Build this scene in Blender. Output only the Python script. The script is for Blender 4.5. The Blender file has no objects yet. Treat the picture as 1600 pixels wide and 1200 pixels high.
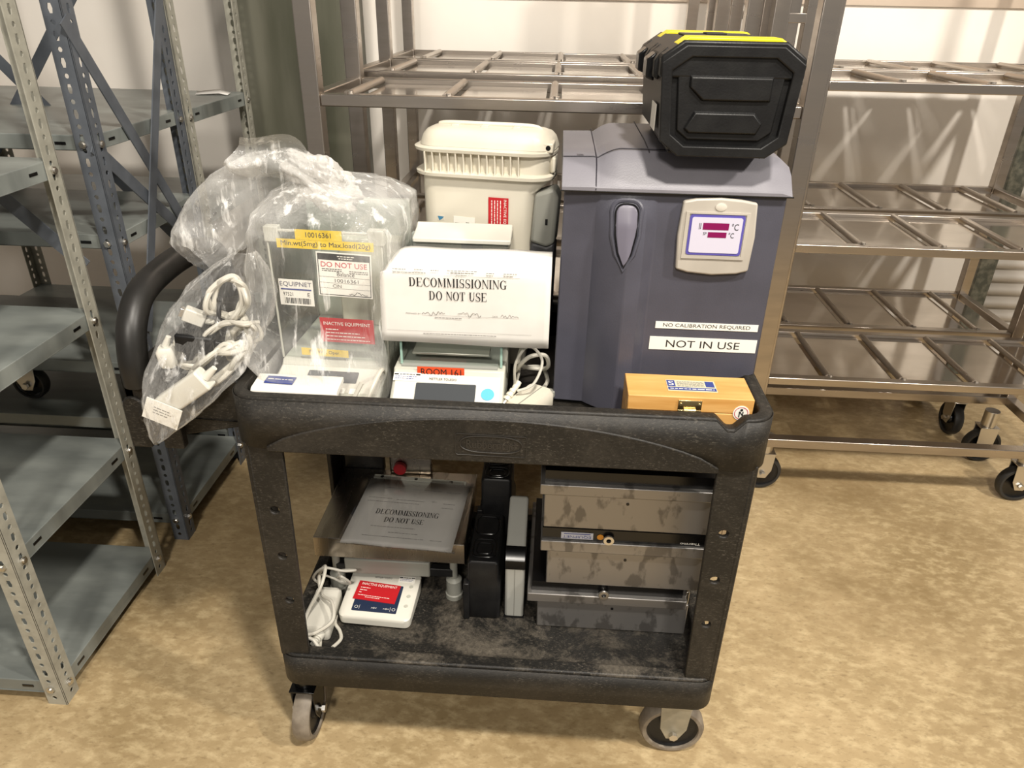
import bpy, bmesh, math, random
from mathutils import Vector, Matrix, noise
random.seed(7)
S = bpy.context.scene
COL = S.collection
PI = math.pi

# ------------------------------------------------------------------ camera
cam_d = bpy.data.cameras.new('camera'); cam = bpy.data.objects.new('camera', cam_d); COL.objects.link(cam)
cam_d.sensor_width = 36.0; cam_d.lens = 36.0 * 1140 / 1600; cam_d.clip_start = .02
R0 = Vector((0.99792208, 0.06198102, 0.01760308))
R1 = Vector((0.04447261, -0.46489585, -0.88424772))
R2 = Vector((-0.04662298, 0.88319318, -0.4666863))
M = Matrix((R0, -R1, -R2)).transposed().to_4x4(); M.translation = (0, 0, 1.35)
cam.matrix_world = M
S.camera = cam
# ------------------------------------------------------------------ world, lamps, exposure
W = bpy.data.worlds.new('world'); S.world = W; W.use_nodes = True
bg = W.node_tree.nodes['Background']; bg.inputs[0].default_value = (1.0, .93, .85, 1); bg.inputs[1].default_value = .25
def lamp(name, loc, tgt, power, size, color=(1, .93, .83)):
    d = bpy.data.lights.new(name, 'AREA'); d.shape = 'DISK'; d.size = size; d.energy = power; d.color = color
    o = bpy.data.objects.new(name, d); COL.objects.link(o); o.location = loc
    o.rotation_euler = (Vector(tgt) - Vector(loc)).to_track_quat('-Z', 'Y').to_euler()
lamp('ceiling_lamp_middle', (.42, -.15, 3.1), (.1, 1.4, .6), 74, .2)
lamp('ceiling_lamp_right', (2.3, -.05, 3.1), (.6, 1.7, .6), 82, .2)
lamp('fill_lamp_front', (-.3, -2.2, 3.2), (-.1, 1.2, .5), 85, .5)  # added fill behind the camera, brightens fronts under the trays; no known fixture
S.view_settings.view_transform = 'Standard'; S.view_settings.look = 'None'
S.view_settings.gamma = 1; S.view_settings.use_curve_mapping = False
S.view_settings.exposure = -0.1

# ------------------------------------------------------------------ materials
def lin(c):
    if isinstance(c, str):
        c = [int(c[i:i + 2], 16) / 255 for i in (0, 2, 4)]
        c = [x / 12.92 if x <= .04045 else ((x + .055) / 1.055) ** 2.4 for x in c]
    return (c[0], c[1], c[2], 1)
MATS = {}
def mat(name, c, rough=.5, metal=0, c2=None, scale=20, lo=.4, hi=.65, bump=0, bscale=None, stretch=(1, 1, 1), rvar=0, spec=.5, detail=6, coat=0, emit=None, es=0, trans=0, world=False):
    m = bpy.data.materials.new(name); m.use_nodes = True; n = m.node_tree.nodes; l = m.node_tree.links
    p = n['Principled BSDF']; p.inputs['Base Color'].default_value = lin(c); p.inputs['Roughness'].default_value = rough
    p.inputs['Metallic'].default_value = metal; p.inputs['Specular IOR Level'].default_value = spec
    if coat: p.inputs['Coat Weight'].default_value = coat
    if trans: p.inputs['Transmission Weight'].default_value = trans
    if emit: p.inputs['Emission Color'].default_value = lin(emit); p.inputs['Emission Strength'].default_value = es
    if c2 or bump or rvar:
        tc = n.new('ShaderNodeTexCoord'); mp = n.new('ShaderNodeMapping'); mp.inputs['Scale'].default_value = stretch
        l.new(n.new('ShaderNodeNewGeometry').outputs['Position'] if world else tc.outputs['Object'], mp.inputs[0])
        nz = n.new('ShaderNodeTexNoise'); nz.inputs['Scale'].default_value = scale; nz.inputs['Detail'].default_value = detail
        l.new(mp.outputs[0], nz.inputs['Vector'])
        mr = n.new('ShaderNodeMapRange'); mr.inputs[1].default_value = lo; mr.inputs[2].default_value = hi; l.new(nz.outputs['Fac'], mr.inputs[0])
        if c2:
            mx = n.new('ShaderNodeMix'); mx.data_type = 'RGBA'; mx.inputs[6].default_value = lin(c); mx.inputs[7].default_value = lin(c2)
            l.new(mr.outputs[0], mx.inputs[0]); l.new(mx.outputs[2], p.inputs['Base Color'])
        if rvar:
            mr2 = n.new('ShaderNodeMapRange'); mr2.inputs[3].default_value = max(.02, rough - rvar); mr2.inputs[4].default_value = rough + rvar
            l.new(nz.outputs['Fac'], mr2.inputs[0]); l.new(mr2.outputs[0], p.inputs['Roughness'])
        if bump:
            nb = n.new('ShaderNodeTexNoise'); nb.inputs['Scale'].default_value = bscale or scale * 4; nb.inputs['Detail'].default_value = 4
            l.new(mp.outputs[0], nb.inputs['Vector'])
            b = n.new('ShaderNodeBump'); b.inputs['Strength'].default_value = bump; b.inputs['Distance'].default_value = .002
            l.new(nb.outputs['Fac'], b.inputs['Height']); l.new(b.outputs[0], p.inputs['Normal'])
    MATS[name] = m
    return m

def floor_mat():
    m = bpy.data.materials.new('concrete'); m.use_nodes = True; n = m.node_tree.nodes; l = m.node_tree.links
    p = n['Principled BSDF']; tc = n.new('ShaderNodeTexCoord')
    def nz(sc, det, st=(1, 1, 1), rot=0):
        mp = n.new('ShaderNodeMapping'); mp.inputs['Scale'].default_value = st; mp.inputs['Rotation'].default_value = (0, 0, rot); l.new(tc.outputs['Object'], mp.inputs[0])
        t = n.new('ShaderNodeTexNoise'); t.inputs['Scale'].default_value = sc; t.inputs['Detail'].default_value = det; t.inputs['Roughness'].default_value = .65
        l.new(mp.outputs[0], t.inputs['Vector']); return t.outputs['Fac']
    def rng(x, a, b):
        r = n.new('ShaderNodeMapRange'); r.inputs[1].default_value = a; r.inputs[2].default_value = b; l.new(x, r.inputs[0]); return r.outputs[0]
    def mix(f, a, b, k=1):
        x = n.new('ShaderNodeMix'); x.data_type = 'RGBA'
        if k != 1:
            mm = n.new('ShaderNodeMath'); mm.operation = 'MULTIPLY'; mm.inputs[1].default_value = k; l.new(f, mm.inputs[0]); f = mm.outputs[0]
        l.new(f, x.inputs[0])
        for i, v in ((6, a), (7, b)):
            if isinstance(v, str): x.inputs[i].default_value = lin(v)
            else: l.new(v, x.inputs[i])
        return x.outputs[2]
    c = mix(rng(nz(2.2, 8), .35, .68), '9d8761', 'c6ae86')
    c = mix(rng(nz(26, 12, (1, 1.7, 1), .5), .46, .72), c, 'e2cda2', .7)
    c = mix(rng(nz(55, 10, (1, 2.2, 1), -.4), .54, .72), c, '7a6444', .6)
    c = mix(rng(nz(1.6, 6), .48, .68), c, '846d49', .7)
    l.new(c, p.inputs['Base Color'])
    p.inputs['Roughness'].default_value = .42
    b = n.new('ShaderNodeBump'); b.inputs['Strength'].default_value = .12; b.inputs['Distance'].default_value = .003
    l.new(nz(60, 6), b.inputs['Height']); l.new(b.outputs[0], p.inputs['Normal'])
    return m
def film_mat(name, base, crease, haze, tint=(.96, .95, .92)):
    # clear polyethylene: mostly see-through, whitened along its creases and where it is seen edge-on
    m = bpy.data.materials.new(name); m.use_nodes = True; n = m.node_tree.nodes; l = m.node_tree.links
    p = n['Principled BSDF']; p.inputs['Base Color'].default_value = (*tint, 1); p.inputs['Roughness'].default_value = .12
    p.inputs['Specular IOR Level'].default_value = .9
    tr = n.new('ShaderNodeBsdfTransparent'); mx = n.new('ShaderNodeMixShader')
    tc = n.new('ShaderNodeTexCoord'); mp = n.new('ShaderNodeMapping'); mp.inputs['Scale'].default_value = (1, 1, .10); mp.inputs['Rotation'].default_value = (0, .22, 0); l.new(tc.outputs['Object'], mp.inputs[0])
    t = n.new('ShaderNodeTexNoise'); t.inputs['Scale'].default_value = 46; t.inputs['Detail'].default_value = 4; t.inputs['Roughness'].default_value = .6; l.new(mp.outputs[0], t.inputs['Vector'])
    t2 = n.new('ShaderNodeTexNoise'); t2.inputs['Scale'].default_value = 9; t2.inputs['Detail'].default_value = 4; l.new(tc.outputs['Object'], t2.inputs['Vector'])
    r1 = n.new('ShaderNodeMapRange'); r1.inputs[1].default_value = .57; r1.inputs[2].default_value = .68; r1.inputs[3].default_value = 0; r1.inputs[4].default_value = crease; l.new(t.outputs['Fac'], r1.inputs[0])
    r2 = n.new('ShaderNodeMapRange'); r2.inputs[1].default_value = .42; r2.inputs[2].default_value = .72; r2.inputs[3].default_value = 0; r2.inputs[4].default_value = haze; l.new(t2.outputs['Fac'], r2.inputs[0])
    r = n.new('ShaderNodeMath'); r.operation = 'ADD'; l.new(r1.outputs[0], r.inputs[0]); l.new(r2.outputs[0], r.inputs[1])
    lw = n.new('ShaderNodeLayerWeight'); lw.inputs['Blend'].default_value = .35
    k = n.new('ShaderNodeMath'); k.operation = 'MULTIPLY_ADD'; k.inputs[1].default_value = .36; k.inputs[2].default_value = base; l.new(lw.outputs['Facing'], k.inputs[0])
    ad = n.new('ShaderNodeMath'); ad.operation = 'ADD'; ad.use_clamp = True; l.new(k.outputs[0], ad.inputs[0]); l.new(r.outputs[0], ad.inputs[1])
    b = n.new('ShaderNodeBump'); b.inputs['Strength'].default_value = .8; b.inputs['Distance'].default_value = .01; l.new(t.outputs['Fac'], b.inputs['Height'])
    l.new(b.outputs[0], p.inputs['Normal']); l.new(b.outputs[0], lw.inputs['Normal'])
    l.new(ad.outputs[0], mx.inputs[0]); l.new(tr.outputs[0], mx.inputs[1]); l.new(p.outputs[0], mx.inputs[2])
    l.new(mx.outputs[0], n['Material Output'].inputs['Surface'])
    return m
def glass_mat(name, tint=(.965, .985, .975), amount=.05):
    m = bpy.data.materials.new(name); m.use_nodes = True; n = m.node_tree.nodes; l = m.node_tree.links
    g = n.new('ShaderNodeBsdfGlossy'); g.inputs['Roughness'].default_value = .03; tr = n.new('ShaderNodeBsdfTransparent'); tr.inputs[0].default_value = (*tint, 1)
    fr = n.new('ShaderNodeLayerWeight'); fr.inputs['Blend'].default_value = .5
    pw = n.new('ShaderNodeMath'); pw.operation = 'POWER'; pw.inputs[1].default_value = 4; l.new(fr.outputs['Facing'], pw.inputs[0])
    ad = n.new('ShaderNodeMath'); ad.operation = 'MULTIPLY_ADD'; ad.inputs[1].default_value = .6; ad.inputs[2].default_value = amount; ad.use_clamp = True; l.new(pw.outputs[0], ad.inputs[0])
    mx = n.new('ShaderNodeMixShader'); l.new(ad.outputs[0], mx.inputs[0]); l.new(tr.outputs[0], mx.inputs[1]); l.new(g.outputs[0], mx.inputs[2])
    l.new(mx.outputs[0], n['Material Output'].inputs['Surface']); return m

M_floor = floor_mat()
M_wall = mat('wall_paint', 'fbf5ec', .6, c2='f0e8dd', scale=1.5, bump=.05, bscale=30)
M_trim = mat('trim_paint', 'c9b8a6', .5, c2='bcaa98', scale=3)
M_pillar = mat('green_grey_paint', '6f6e61', .32, c2='565749', scale=2.5, stretch=(3, 3, .6), rvar=.1)
M_door = mat('door_steel', 'ebe4da', .4, c2='d8d0c4', scale=4)
M_jamb = mat('jamb_steel', '4f5148', .45, c2='7c7a6c', scale=40)
M_steel = mat('stainless', (.54, .49, .44), .3, 1, c2=(.43, .385, .34), scale=6, lo=.35, hi=.7, stretch=(1, 1, 6), rvar=.1)
M_sheet = mat('stainless_sheet', (.78, .73, .67), .12, 1, c2=(.68, .63, .57), scale=5, stretch=(1, 2, 1), rvar=.08)
M_weld = mat('bright_weld', (.8, .76, .7), .25, 1)
M_post_l = mat('light_grey_enamel', 'aaa89b', .42, c2='98968a', scale=30, bump=.05)
M_post_b = mat('blue_grey_enamel', '5f646b', .42, c2='52575e', scale=18, bump=.05)
M_shelf = mat('grey_shelf_steel', '777c79', .33, c2='9ba09b', scale=4, lo=.42, hi=.75, stretch=(1, 3, 1), rvar=.1, detail=8)
M_zinc = mat('zinc', (.72, .7, .66), .3, 1)
def scuff_mat(name, base, worn, dust, k_speck, k_dust, dscale):
    m = bpy.data.materials.new(name); m.use_nodes = True; n = m.node_tree.nodes; l = m.node_tree.links
    p = n['Principled BSDF']; p.inputs['Roughness'].default_value = .5; p.inputs['Specular IOR Level'].default_value = .35; tc = n.new('ShaderNodeTexCoord')
    def nz(sc, det, rough, st=(1, 1, 1), dist=0):
        mp = n.new('ShaderNodeMapping'); mp.inputs['Scale'].default_value = st; l.new(tc.outputs['Object'], mp.inputs[0])
        t = n.new('ShaderNodeTexNoise'); t.inputs['Scale'].default_value = sc; t.inputs['Detail'].default_value = det; t.inputs['Roughness'].default_value = rough; t.inputs['Distortion'].default_value = dist
        l.new(mp.outputs[0], t.inputs['Vector']); return t.outputs['Fac']
    def rng(x, a, b, c=0, d=1):
        r = n.new('ShaderNodeMapRange'); r.inputs[1].default_value = a; r.inputs[2].default_value = b; r.inputs[3].default_value = c; r.inputs[4].default_value = d; l.new(x, r.inputs[0]); return r.outputs[0]
    def mul(a, b):
        x = n.new('ShaderNodeMath'); x.operation = 'MULTIPLY'; l.new(a, x.inputs[0]); l.new(b, x.inputs[1]); return x.outputs[0]
    def mix(f, a, c2):
        x = n.new('ShaderNodeMix'); x.data_type = 'RGBA'; l.new(f, x.inputs[0])
        if isinstance(a, str): x.inputs[6].default_value = lin(a)
        else: l.new(a, x.inputs[6])
        x.inputs[7].default_value = lin(c2); return x.outputs[2]
    speck = rng(nz(300, 6, .8, (.5, 1, 1.2)), .545, .64, 0, k_speck)
    area = rng(nz(9, 8, .7), .40, .68, .12, 1)
    dusty = mul(rng(nz(dscale, 12, .82, (1, 1, 1), .4), .47, .62, 0, k_dust), rng(nz(120, 8, .8), .3, .7, .25, 1))
    c = mix(dusty, base, dust); c = mix(mul(speck, area), c, worn)
    l.new(c, p.inputs['Base Color'])
    b = n.new('ShaderNodeBump'); b.inputs['Strength'].default_value = .18; b.inputs['Distance'].default_value = .002; l.new(nz(260, 4, .6), b.inputs['Height']); l.new(b.outputs[0], p.inputs['Normal'])
    return m
M_cart = scuff_mat('black_plastic_scuffed', '1e1c19', '6b655b', '423d36', .75, .65, 5)
M_deck = scuff_mat('black_plastic_dusty', '1b1a18', '857c70', '756d61', .75, .9, 8)
M_black = mat('black_plastic', '121213', .42, c2='1b1b1b', scale=30, bump=.12, bscale=300, spec=.35)
M_gloss = mat('black_gloss', '0b0b0c', .25)
M_tread = mat('grey_tread', '8d8375', .6, c2='776d60', scale=40)
M_rub = mat('dark_rubber', '2c2b29', .55)
M_white = mat('white_plastic', 'd9d6cb', .4, c2='d0cdc2', scale=6)
M_grey = mat('light_grey_plastic', 'c4c4b8', .42, c2='b7b7ab', scale=8)
M_midg = mat('mid_grey_plastic', '8c8c84', .45)
M_cream = mat('cream_plastic', 'd8d2c2', .42, c2='cdc6b4', scale=5, bump=.04, bscale=120)
M_violet = mat('violet_grey_paint', '4b4b56', .42, c2='45454f', scale=12, bump=.1, bscale=400)
M_violet2 = mat('pale_violet_grey_plastic', '7d7b82', .42, c2='75737a', scale=14, bump=.1, bscale=500)
M_bezel = mat('silver_bezel', 'b9b3a9', .35, c2='aca69c', scale=10)
M_lcd = mat('lcd_face', 'c9c6d6', .2, emit='b9b6d2', es=.05)
M_vio = mat('violet_surround', '56509c', .3, emit='4a40c0', es=.06)
M_mag = mat('magenta_digits', '7a0f4c', .25, emit='8a1050', es=.1)
M_paper = mat('paper', 'e9e6e0', .7, c2='dfdcd6', scale=12, bump=.12, bscale=18)
M_ink = mat('ink', '1b1a1a', .7)
M_ink2 = mat('grey_ink', '8d8a86', .8)
M_red = mat('red_label', 'b81c24', .4)
M_orange = mat('orange_label', 'e4542a', .5)
M_yel = mat('yellow_tape', 'e6c51c', .45)
M_yelp = mat('yellow_plastic', 'e3d316', .4)
M_wlab = mat('white_label', 'efece3', .5)
M_blue = mat('blue_ink', '2f3f86', .5)
M_navy = mat('navy_display', '27324a', .2)
M_sky = mat('blue_dot', '57b4e6', .5)
M_pink = mat('red_ink', 'c53a48', .6)
M_disp = mat('dark_display', '45484b', .22)
M_wood = mat('beech_wood', 'dcab66', .42, c2='c8924c', scale=9, lo=.35, hi=.7, stretch=(1, 7, 12), detail=8)
M_brass = mat('brass', (.72, .58, .3), .28, 1)
M_film = film_mat('clear_film', .04, .55, .24)
M_film2 = film_mat('clear_film_cables', .02, .42, .05)
M_knot = film_mat('gathered_film', .34, .35, .2, (.86, .84, .80))
M_tail = film_mat('open_film', .12, .45, .18)
M_glass = glass_mat('shield_glass')
M_sleeve = glass_mat('sleeve_film', (.96, .96, .96), .04)
M_gedge = mat('glass_edge', '9fbfb2', .2)
M_scale = mat('brushed_steel', (.46, .41, .35), .27, 1, c2=(.36, .32, .265), scale=7, stretch=(6, 1, 1), rvar=.1)
M_smudge = mat('smudged_steel', (.335, .32, .305), .45, .8, c2=(.19, .18, .17), scale=34, lo=.54, hi=.61, stretch=(1, 1, .5), detail=4, world=True)
M_cable = mat('white_cable', 'c9c5b9', .45)
M_cableb = mat('black_cable', '1c1b1b', .5)
M_rosy = mat('pinkish_sheet', 'c9b2b4', .6)
M_redp = mat('red_knob', 'a8121c', .4)

# ------------------------------------------------------------------ mesh building
class MB:
    def __init__(self): self.bm = bmesh.new(); self.T = Matrix()
    def v(self, p): return self.bm.verts.new(self.T @ Vector(p))
    def f(self, vs):
        try: return self.bm.faces.new(vs)
        except ValueError: return None
    def box(self, x0, x1, y0, y1, z0, z1):
        v = [self.v((x, y, z)) for z in (z0, z1) for y in (y0, y1) for x in (x0, x1)]
        for q in ((0, 2, 3, 1), (4, 5, 7, 6), (0, 1, 5, 4), (2, 6, 7, 3), (0, 4, 6, 2), (1, 3, 7, 5)): self.f([v[i] for i in q])
        return self
    def loft(self, rings, caps=True, closed=True, wrap=False):
        R = [[self.v(p) for p in r] for r in rings]; n = len(R[0])
        pairs = list(zip(R, R[1:])) + ([(R[-1], R[0])] if wrap else [])
        for a, b in pairs:
            for i in range(n if closed else n - 1):
                j = (i + 1) % n; self.f([a[i], a[j], b[j], b[i]])
        if caps and not wrap: self.f(list(reversed(R[0]))); self.f(R[-1])
        return self
    def prism(self, poly, ax, a0, a1):
        k = {'x': lambda p, a: (a, p[0], p[1]), 'y': lambda p, a: (p[0], a, p[1]), 'z': lambda p, a: (p[0], p[1], a)}[ax]
        return self.loft([[k(p, a0) for p in poly], [k(p, a1) for p in poly]])
    def cyl(self, p0, p1, r, r1=None, n=20):
        return self.tube([p0, p1], r, n, r1=r1)
    def tube(self, pts, r, n=8, closed=False, r1=None, rad=None):
        pts = [Vector(p) for p in pts]; N = len(pts); rings = []; up = None
        for i, p in enumerate(pts):
            if closed: t = pts[(i + 1) % N] - pts[i - 1]
            else: t = pts[min(i + 1, N - 1)] - pts[max(i - 1, 0)]
            t.normalize()
            if up is None: up = t.orthogonal().normalized()
            up = (up - t * up.dot(t)); up = up.normalized() if up.length > 1e-6 else t.orthogonal().normalized()
            s = t.cross(up); rr = rad[i] if rad else (r if r1 is None else r + (r1 - r) * i / (N - 1))
            rings.append([p + up * math.cos(2 * PI * k / n) * rr + s * math.sin(2 * PI * k / n) * rr for k in range(n)])
        return self.loft(rings, caps=not closed, wrap=closed)
    def lathe(self, prof, c, ax='z', n=32):
        rings = []
        for r, h in prof:
            ring = []
            for k in range(n):
                a = 2 * PI * k / n; x, y = r * math.cos(a), r * math.sin(a)
                ring.append({'z': (c[0] + x, c[1] + y, c[2] + h), 'y': (c[0] - x, c[1] + h, c[2] + y), 'x': (c[0] + h, c[1] + x, c[2] + y)}[ax])
            rings.append(ring)
        if prof[0] == prof[-1]: return self.loft(rings[:-1], wrap=True)
        return self.loft(rings)
    def grid(self, rows, closed=False):
        R = [[self.v(p) for p in r] for r in rows]
        for a, b in zip(R, R[1:]):
            for i in range(len(a) - (0 if closed else 1)):
                j = (i + 1) % len(a); self.f([a[i], a[j], b[j], b[i]])
        return self
    def add_mesh(self, me, mx=None):
        T = self.T @ (mx or Matrix()); vs = [self.bm.verts.new(T @ v.co) for v in me.vertices]
        for p in me.polygons: self.f([vs[i] for i in p.vertices])
        return self
    def build(self, name, m, parent=None, bevel=0, smooth=True, seg=2, ang=35, solid=0, subsurf=0, loc=None, mx=None):
        bmesh.ops.remove_doubles(self.bm, verts=self.bm.verts, dist=1e-6)
        bmesh.ops.recalc_face_normals(self.bm, faces=self.bm.faces)
        me = bpy.data.meshes.new(name); self.bm.to_mesh(me); self.bm.free(); me.materials.append(m)
        if smooth:
            me.polygons.foreach_set('use_smooth', [True] * len(me.polygons)); me.set_sharp_from_angle(angle=math.radians(ang))
        o = bpy.data.objects.new(name, me); COL.objects.link(o)
        if parent: o.parent = parent
        if loc: o.location = loc
        if mx: o.matrix_local = mx
        if bevel:
            b = o.modifiers.new('edges', 'BEVEL'); b.width = bevel; b.segments = seg; b.limit_method = 'ANGLE'; b.angle_limit = math.radians(40); b.harden_normals = False
        if subsurf: s = o.modifiers.new('smooth', 'SUBSURF'); s.levels = subsurf; s.render_levels = subsurf; s.boundary_smooth = 'PRESERVE_CORNERS'
        if solid: s = o.modifiers.new('thickness', 'SOLIDIFY'); s.thickness = solid; s.offset = 0
        return o
def tag(o, label, cat, group=None, kind=None):
    o['label'] = label; o['category'] = cat
    if group: o['group'] = group
    if kind: o['kind'] = kind
    return o
def thing(name, label, cat, loc=(0, 0, 0), rz=0, group=None):
    o = bpy.data.objects.new(name, None); COL.objects.link(o); o.location = loc; o.rotation_euler = (0, 0, rz); o.empty_display_size = .05
    return tag(o, label, cat, group)
def struct(o): o['kind'] = 'structure'; return o
def copy_tree(o, parent=None):
    c = o.copy(); COL.objects.link(c)
    if parent: c.parent = parent
    for ch in list(o.children): copy_tree(ch, c)
    return c
def rrect(x0, x1, y0, y1, r, n=6):
    P = []
    for cx, cy, a0 in ((x1 - r, y0 + r, -90), (x1 - r, y1 - r, 0), (x0 + r, y1 - r, 90), (x0 + r, y0 + r, 180)):
        for k in range(n + 1):
            a = math.radians(a0 + 90 * k / n); P.append((cx + r * math.cos(a), cy + r * math.sin(a)))
    return P
def spline(pts, n=8, closed=False):
    P = [Vector(p) for p in pts]; out = []; N = len(P)
    for i in range(N if closed else N - 1):
        if closed: a, b, c, d = P[i - 1], P[i], P[(i + 1) % N], P[(i + 2) % N]
        else: a, b, c, d = P[max(i - 1, 0)], P[i], P[i + 1], P[min(i + 2, N - 1)]
        for k in range(n):
            t = k / n; out.append(.5 * ((2 * b) + (c - a) * t + (2 * a - 5 * b + 4 * c - d) * t * t + (3 * b - a - 3 * c + d) * t ** 3))
    if not closed: out.append(P[-1])
    return out
def plate_mesh(outline, holes, t):
    cu = bpy.data.curves.new('tmp', 'CURVE'); cu.dimensions = '2D'; cu.fill_mode = 'BOTH'; cu.extrude = t / 2
    for poly in [outline] + holes:
        sp = cu.splines.new('POLY'); sp.points.add(len(poly) - 1)
        for p, q in zip(sp.points, poly): p.co = (q[0], q[1], 0, 1)
        sp.use_cyclic_u = True
    ob = bpy.data.objects.new('tmp', cu); me = bpy.data.meshes.new_from_object(ob)
    bpy.data.objects.remove(ob); bpy.data.curves.remove(cu)
    return me
def circle(cx, cy, r, n=12, ry=None): return [(cx + r * math.cos(2 * PI * k / n), cy + (ry or r) * math.sin(2 * PI * k / n)) for k in range(n)]
FRONT = Matrix.Rotation(PI / 2, 4, 'X')            # local x -> +X, local y -> +Z, local z -> -Y
def front(x, y, z, rot=0): return Matrix.Translation((x, y, z)) @ FRONT @ Matrix.Rotation(rot, 4, 'Z')
def topface(x, y, z, rot=0): return Matrix.Translation((x, y, z)) @ Matrix.Rotation(rot, 4, 'Z')

# ------------------------------------------------------------------ lettering
_tc = {}
def sans(s):
    if s not in _tc:
        cu = bpy.data.curves.new('tmp', 'FONT'); cu.body = s; cu.size = 1; cu.resolution_u = 3
        ob = bpy.data.objects.new('tmp', cu); me = bpy.data.meshes.new_from_object(ob)
        bpy.data.objects.remove(ob); bpy.data.curves.remove(cu)
        xs = [v.co.x for v in me.vertices] or [0, 1]; ys = [v.co.y for v in me.vertices] or [0, 1]
        _tc[s] = (me, min(xs), max(xs), min(ys), max(ys))
    return _tc[s]
def text_fit(mb, s, x0, x1, y0, y1):
    """letters of s stretched into the given rectangle"""
    me, a, b, c, d = sans(s); sx = (x1 - x0) / (b - a); sy = (y1 - y0) / (d - c)
    mb.add_mesh(me, Matrix.Translation((x0 - a * sx, y0 - c * sy, 0)) @ Matrix.Diagonal((sx, sy, 1, 1)))
def arc(mb, cx, cy, rx, ry, wx, wy, a0, a1, n=14):
    P = []
    for k in range(n + 1):
        a = math.radians(a0 + (a1 - a0) * k / n); P.append(((cx + rx * math.cos(a), cy + ry * math.sin(a), 0), (cx + (rx - wx) * math.cos(a), cy + (ry - wy) * math.sin(a), 0)))
    mb.grid([[p[0] for p in P], [p[1] for p in P]])
def quad(mb, *p): mb.f([mb.v((x, y, 0)) for x, y in p])
def rect(mb, x0, x1, y0, y1): quad(mb, (x0, y0), (x1, y0), (x1, y1), (x0, y1))
TH, TN, SE = .155, .05, .045      # bold roman: thick stem, thin stroke, serif height
def glyph(mb, ch):
    """bold roman capitals, cap height 1; returns the advance"""
    def stem(x, w=TH): rect(mb, x, x + w, 0, 1)
    def ser(x, w=TH, top=True, bot=True, e=.075):
        if top: rect(mb, x - e, x + w + e, 1 - SE, 1)
        if bot: rect(mb, x - e, x + w + e, 0, SE)
    if ch == 'I': stem(.1); ser(.1); return .36
    if ch == 'D':
        stem(.1); ser(.1, e=.07); rect(mb, .2, .42, 1 - SE, 1); rect(mb, .2, .42, 0, SE); arc(mb, .38, .5, .37, .5, .165, .05, -90, 90); return .83
    if ch == 'E':
        stem(.1); ser(.1, e=.07); rect(mb, .2, .66, 1 - SE, 1); rect(mb, .2, .69, 0, SE); rect(mb, .2, .5, .48, .53)
        quad(mb, (.66, 1), (.58, 1), (.655, .74), (.68, .74)); quad(mb, (.69, 0), (.6, 0), (.69, .28), (.715, .28)); quad(mb, (.46, .505), (.5, .66), (.5, .35)); return .78
    if ch == 'O': arc(mb, .42, .5, .38, .52, .155, .045, 0, 360, 28); return .84
    if ch in 'CG':
        arc(mb, .43, .5, .39, .52, .16, .045, 48, 305, 22); quad(mb, (.74, 1.02), (.7, 1.0), (.7, .68), (.74, .68))
        if ch == 'C': quad(mb, (.62, .06), (.66, .04), (.76, .24), (.73, .26)); return .8
        rect(mb, .58, .73, .02, .4); rect(mb, .5, .82, .4, .44); return .86
    if ch == 'N':
        rect(mb, .12, .12 + TN, 0, 1); ser(.12, TN, True, True, .08); rect(mb, .68, .68 + TN, 0, 1); ser(.68, TN, True, False, .08)
        quad(mb, (.06, 1), (.24, 1), (.73, 0), (.66, 0)); return .82
    if ch == 'M':
        rect(mb, .12, .12 + TN, 0, 1); ser(.12, TN, False, True, .08); quad(mb, (.05, 1), (.26, 1), (.52, .12), (.47, 0))
        quad(mb, (.47, 0), (.52, .12), (.8, 1), (.76, .9)); rect(mb, .76, .76 + TH, 0, 1); ser(.76); rect(mb, .05, .15, 1 - SE, 1); return 1.03
    if ch == 'S':
        arc(mb, .33, .74, .26, .28, .1, .05, 30, 235, 14); arc(mb, .33, .26, .29, .28, .11, .05, -150, 55, 14)
        quad(mb, (.1, .74), (.2, .6), (.6, .36), (.55, .24)); quad(mb, (.1, .66), (.3, .45), (.6, .3), (.5, .5))
        rect(mb, .54, .58, .72, 1.0); rect(mb, .05, .09, .0, .3); return .66
    if ch == 'T':
        stem(.27); ser(.27, TH, False, True, .09); rect(mb, .03, .665, 1 - SE, 1); quad(mb, (.03, 1), (.11, 1), (.05, .7), (.02, .7)); quad(mb, (.665, 1), (.585, 1), (.645, .7), (.675, .7)); return .72
    if ch == 'U':
        rect(mb, .12, .12 + TH, .3, 1); ser(.12, TH, True, False, .08); rect(mb, .62, .62 + TN, .3, 1); ser(.62, TN, True, False, .08)
        arc(mb, .395, .32, .275, .34, .13, .07, 180, 360, 16); return .8
    return .35
def serif_fit(mb, s, x0, x1, y0, y1):
    t = MB(); t.T = Matrix(); adv = 0
    for ch in s: t.T = Matrix.Translation((adv, 0, 0)); adv += glyph(t, ch) + .03
    me = bpy.data.meshes.new('tmp'); t.bm.to_mesh(me); t.bm.free()
    mb.add_mesh(me, Matrix.Translation((x0, y0, 0)) @ Matrix.Diagonal(((x1 - x0) / adv, y1 - y0, 1, 1))); bpy.data.meshes.remove(me)
def fine(mb, x0, x1, y, h, seed=0):
    """a line of print too small to read: short dashes"""
    r = random.Random(seed); x = x0
    while x < x1:
        w = r.uniform(1.5, 5) * h; rect(mb, x, min(x + w, x1), y, y + h); x += w + h * .8
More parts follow.
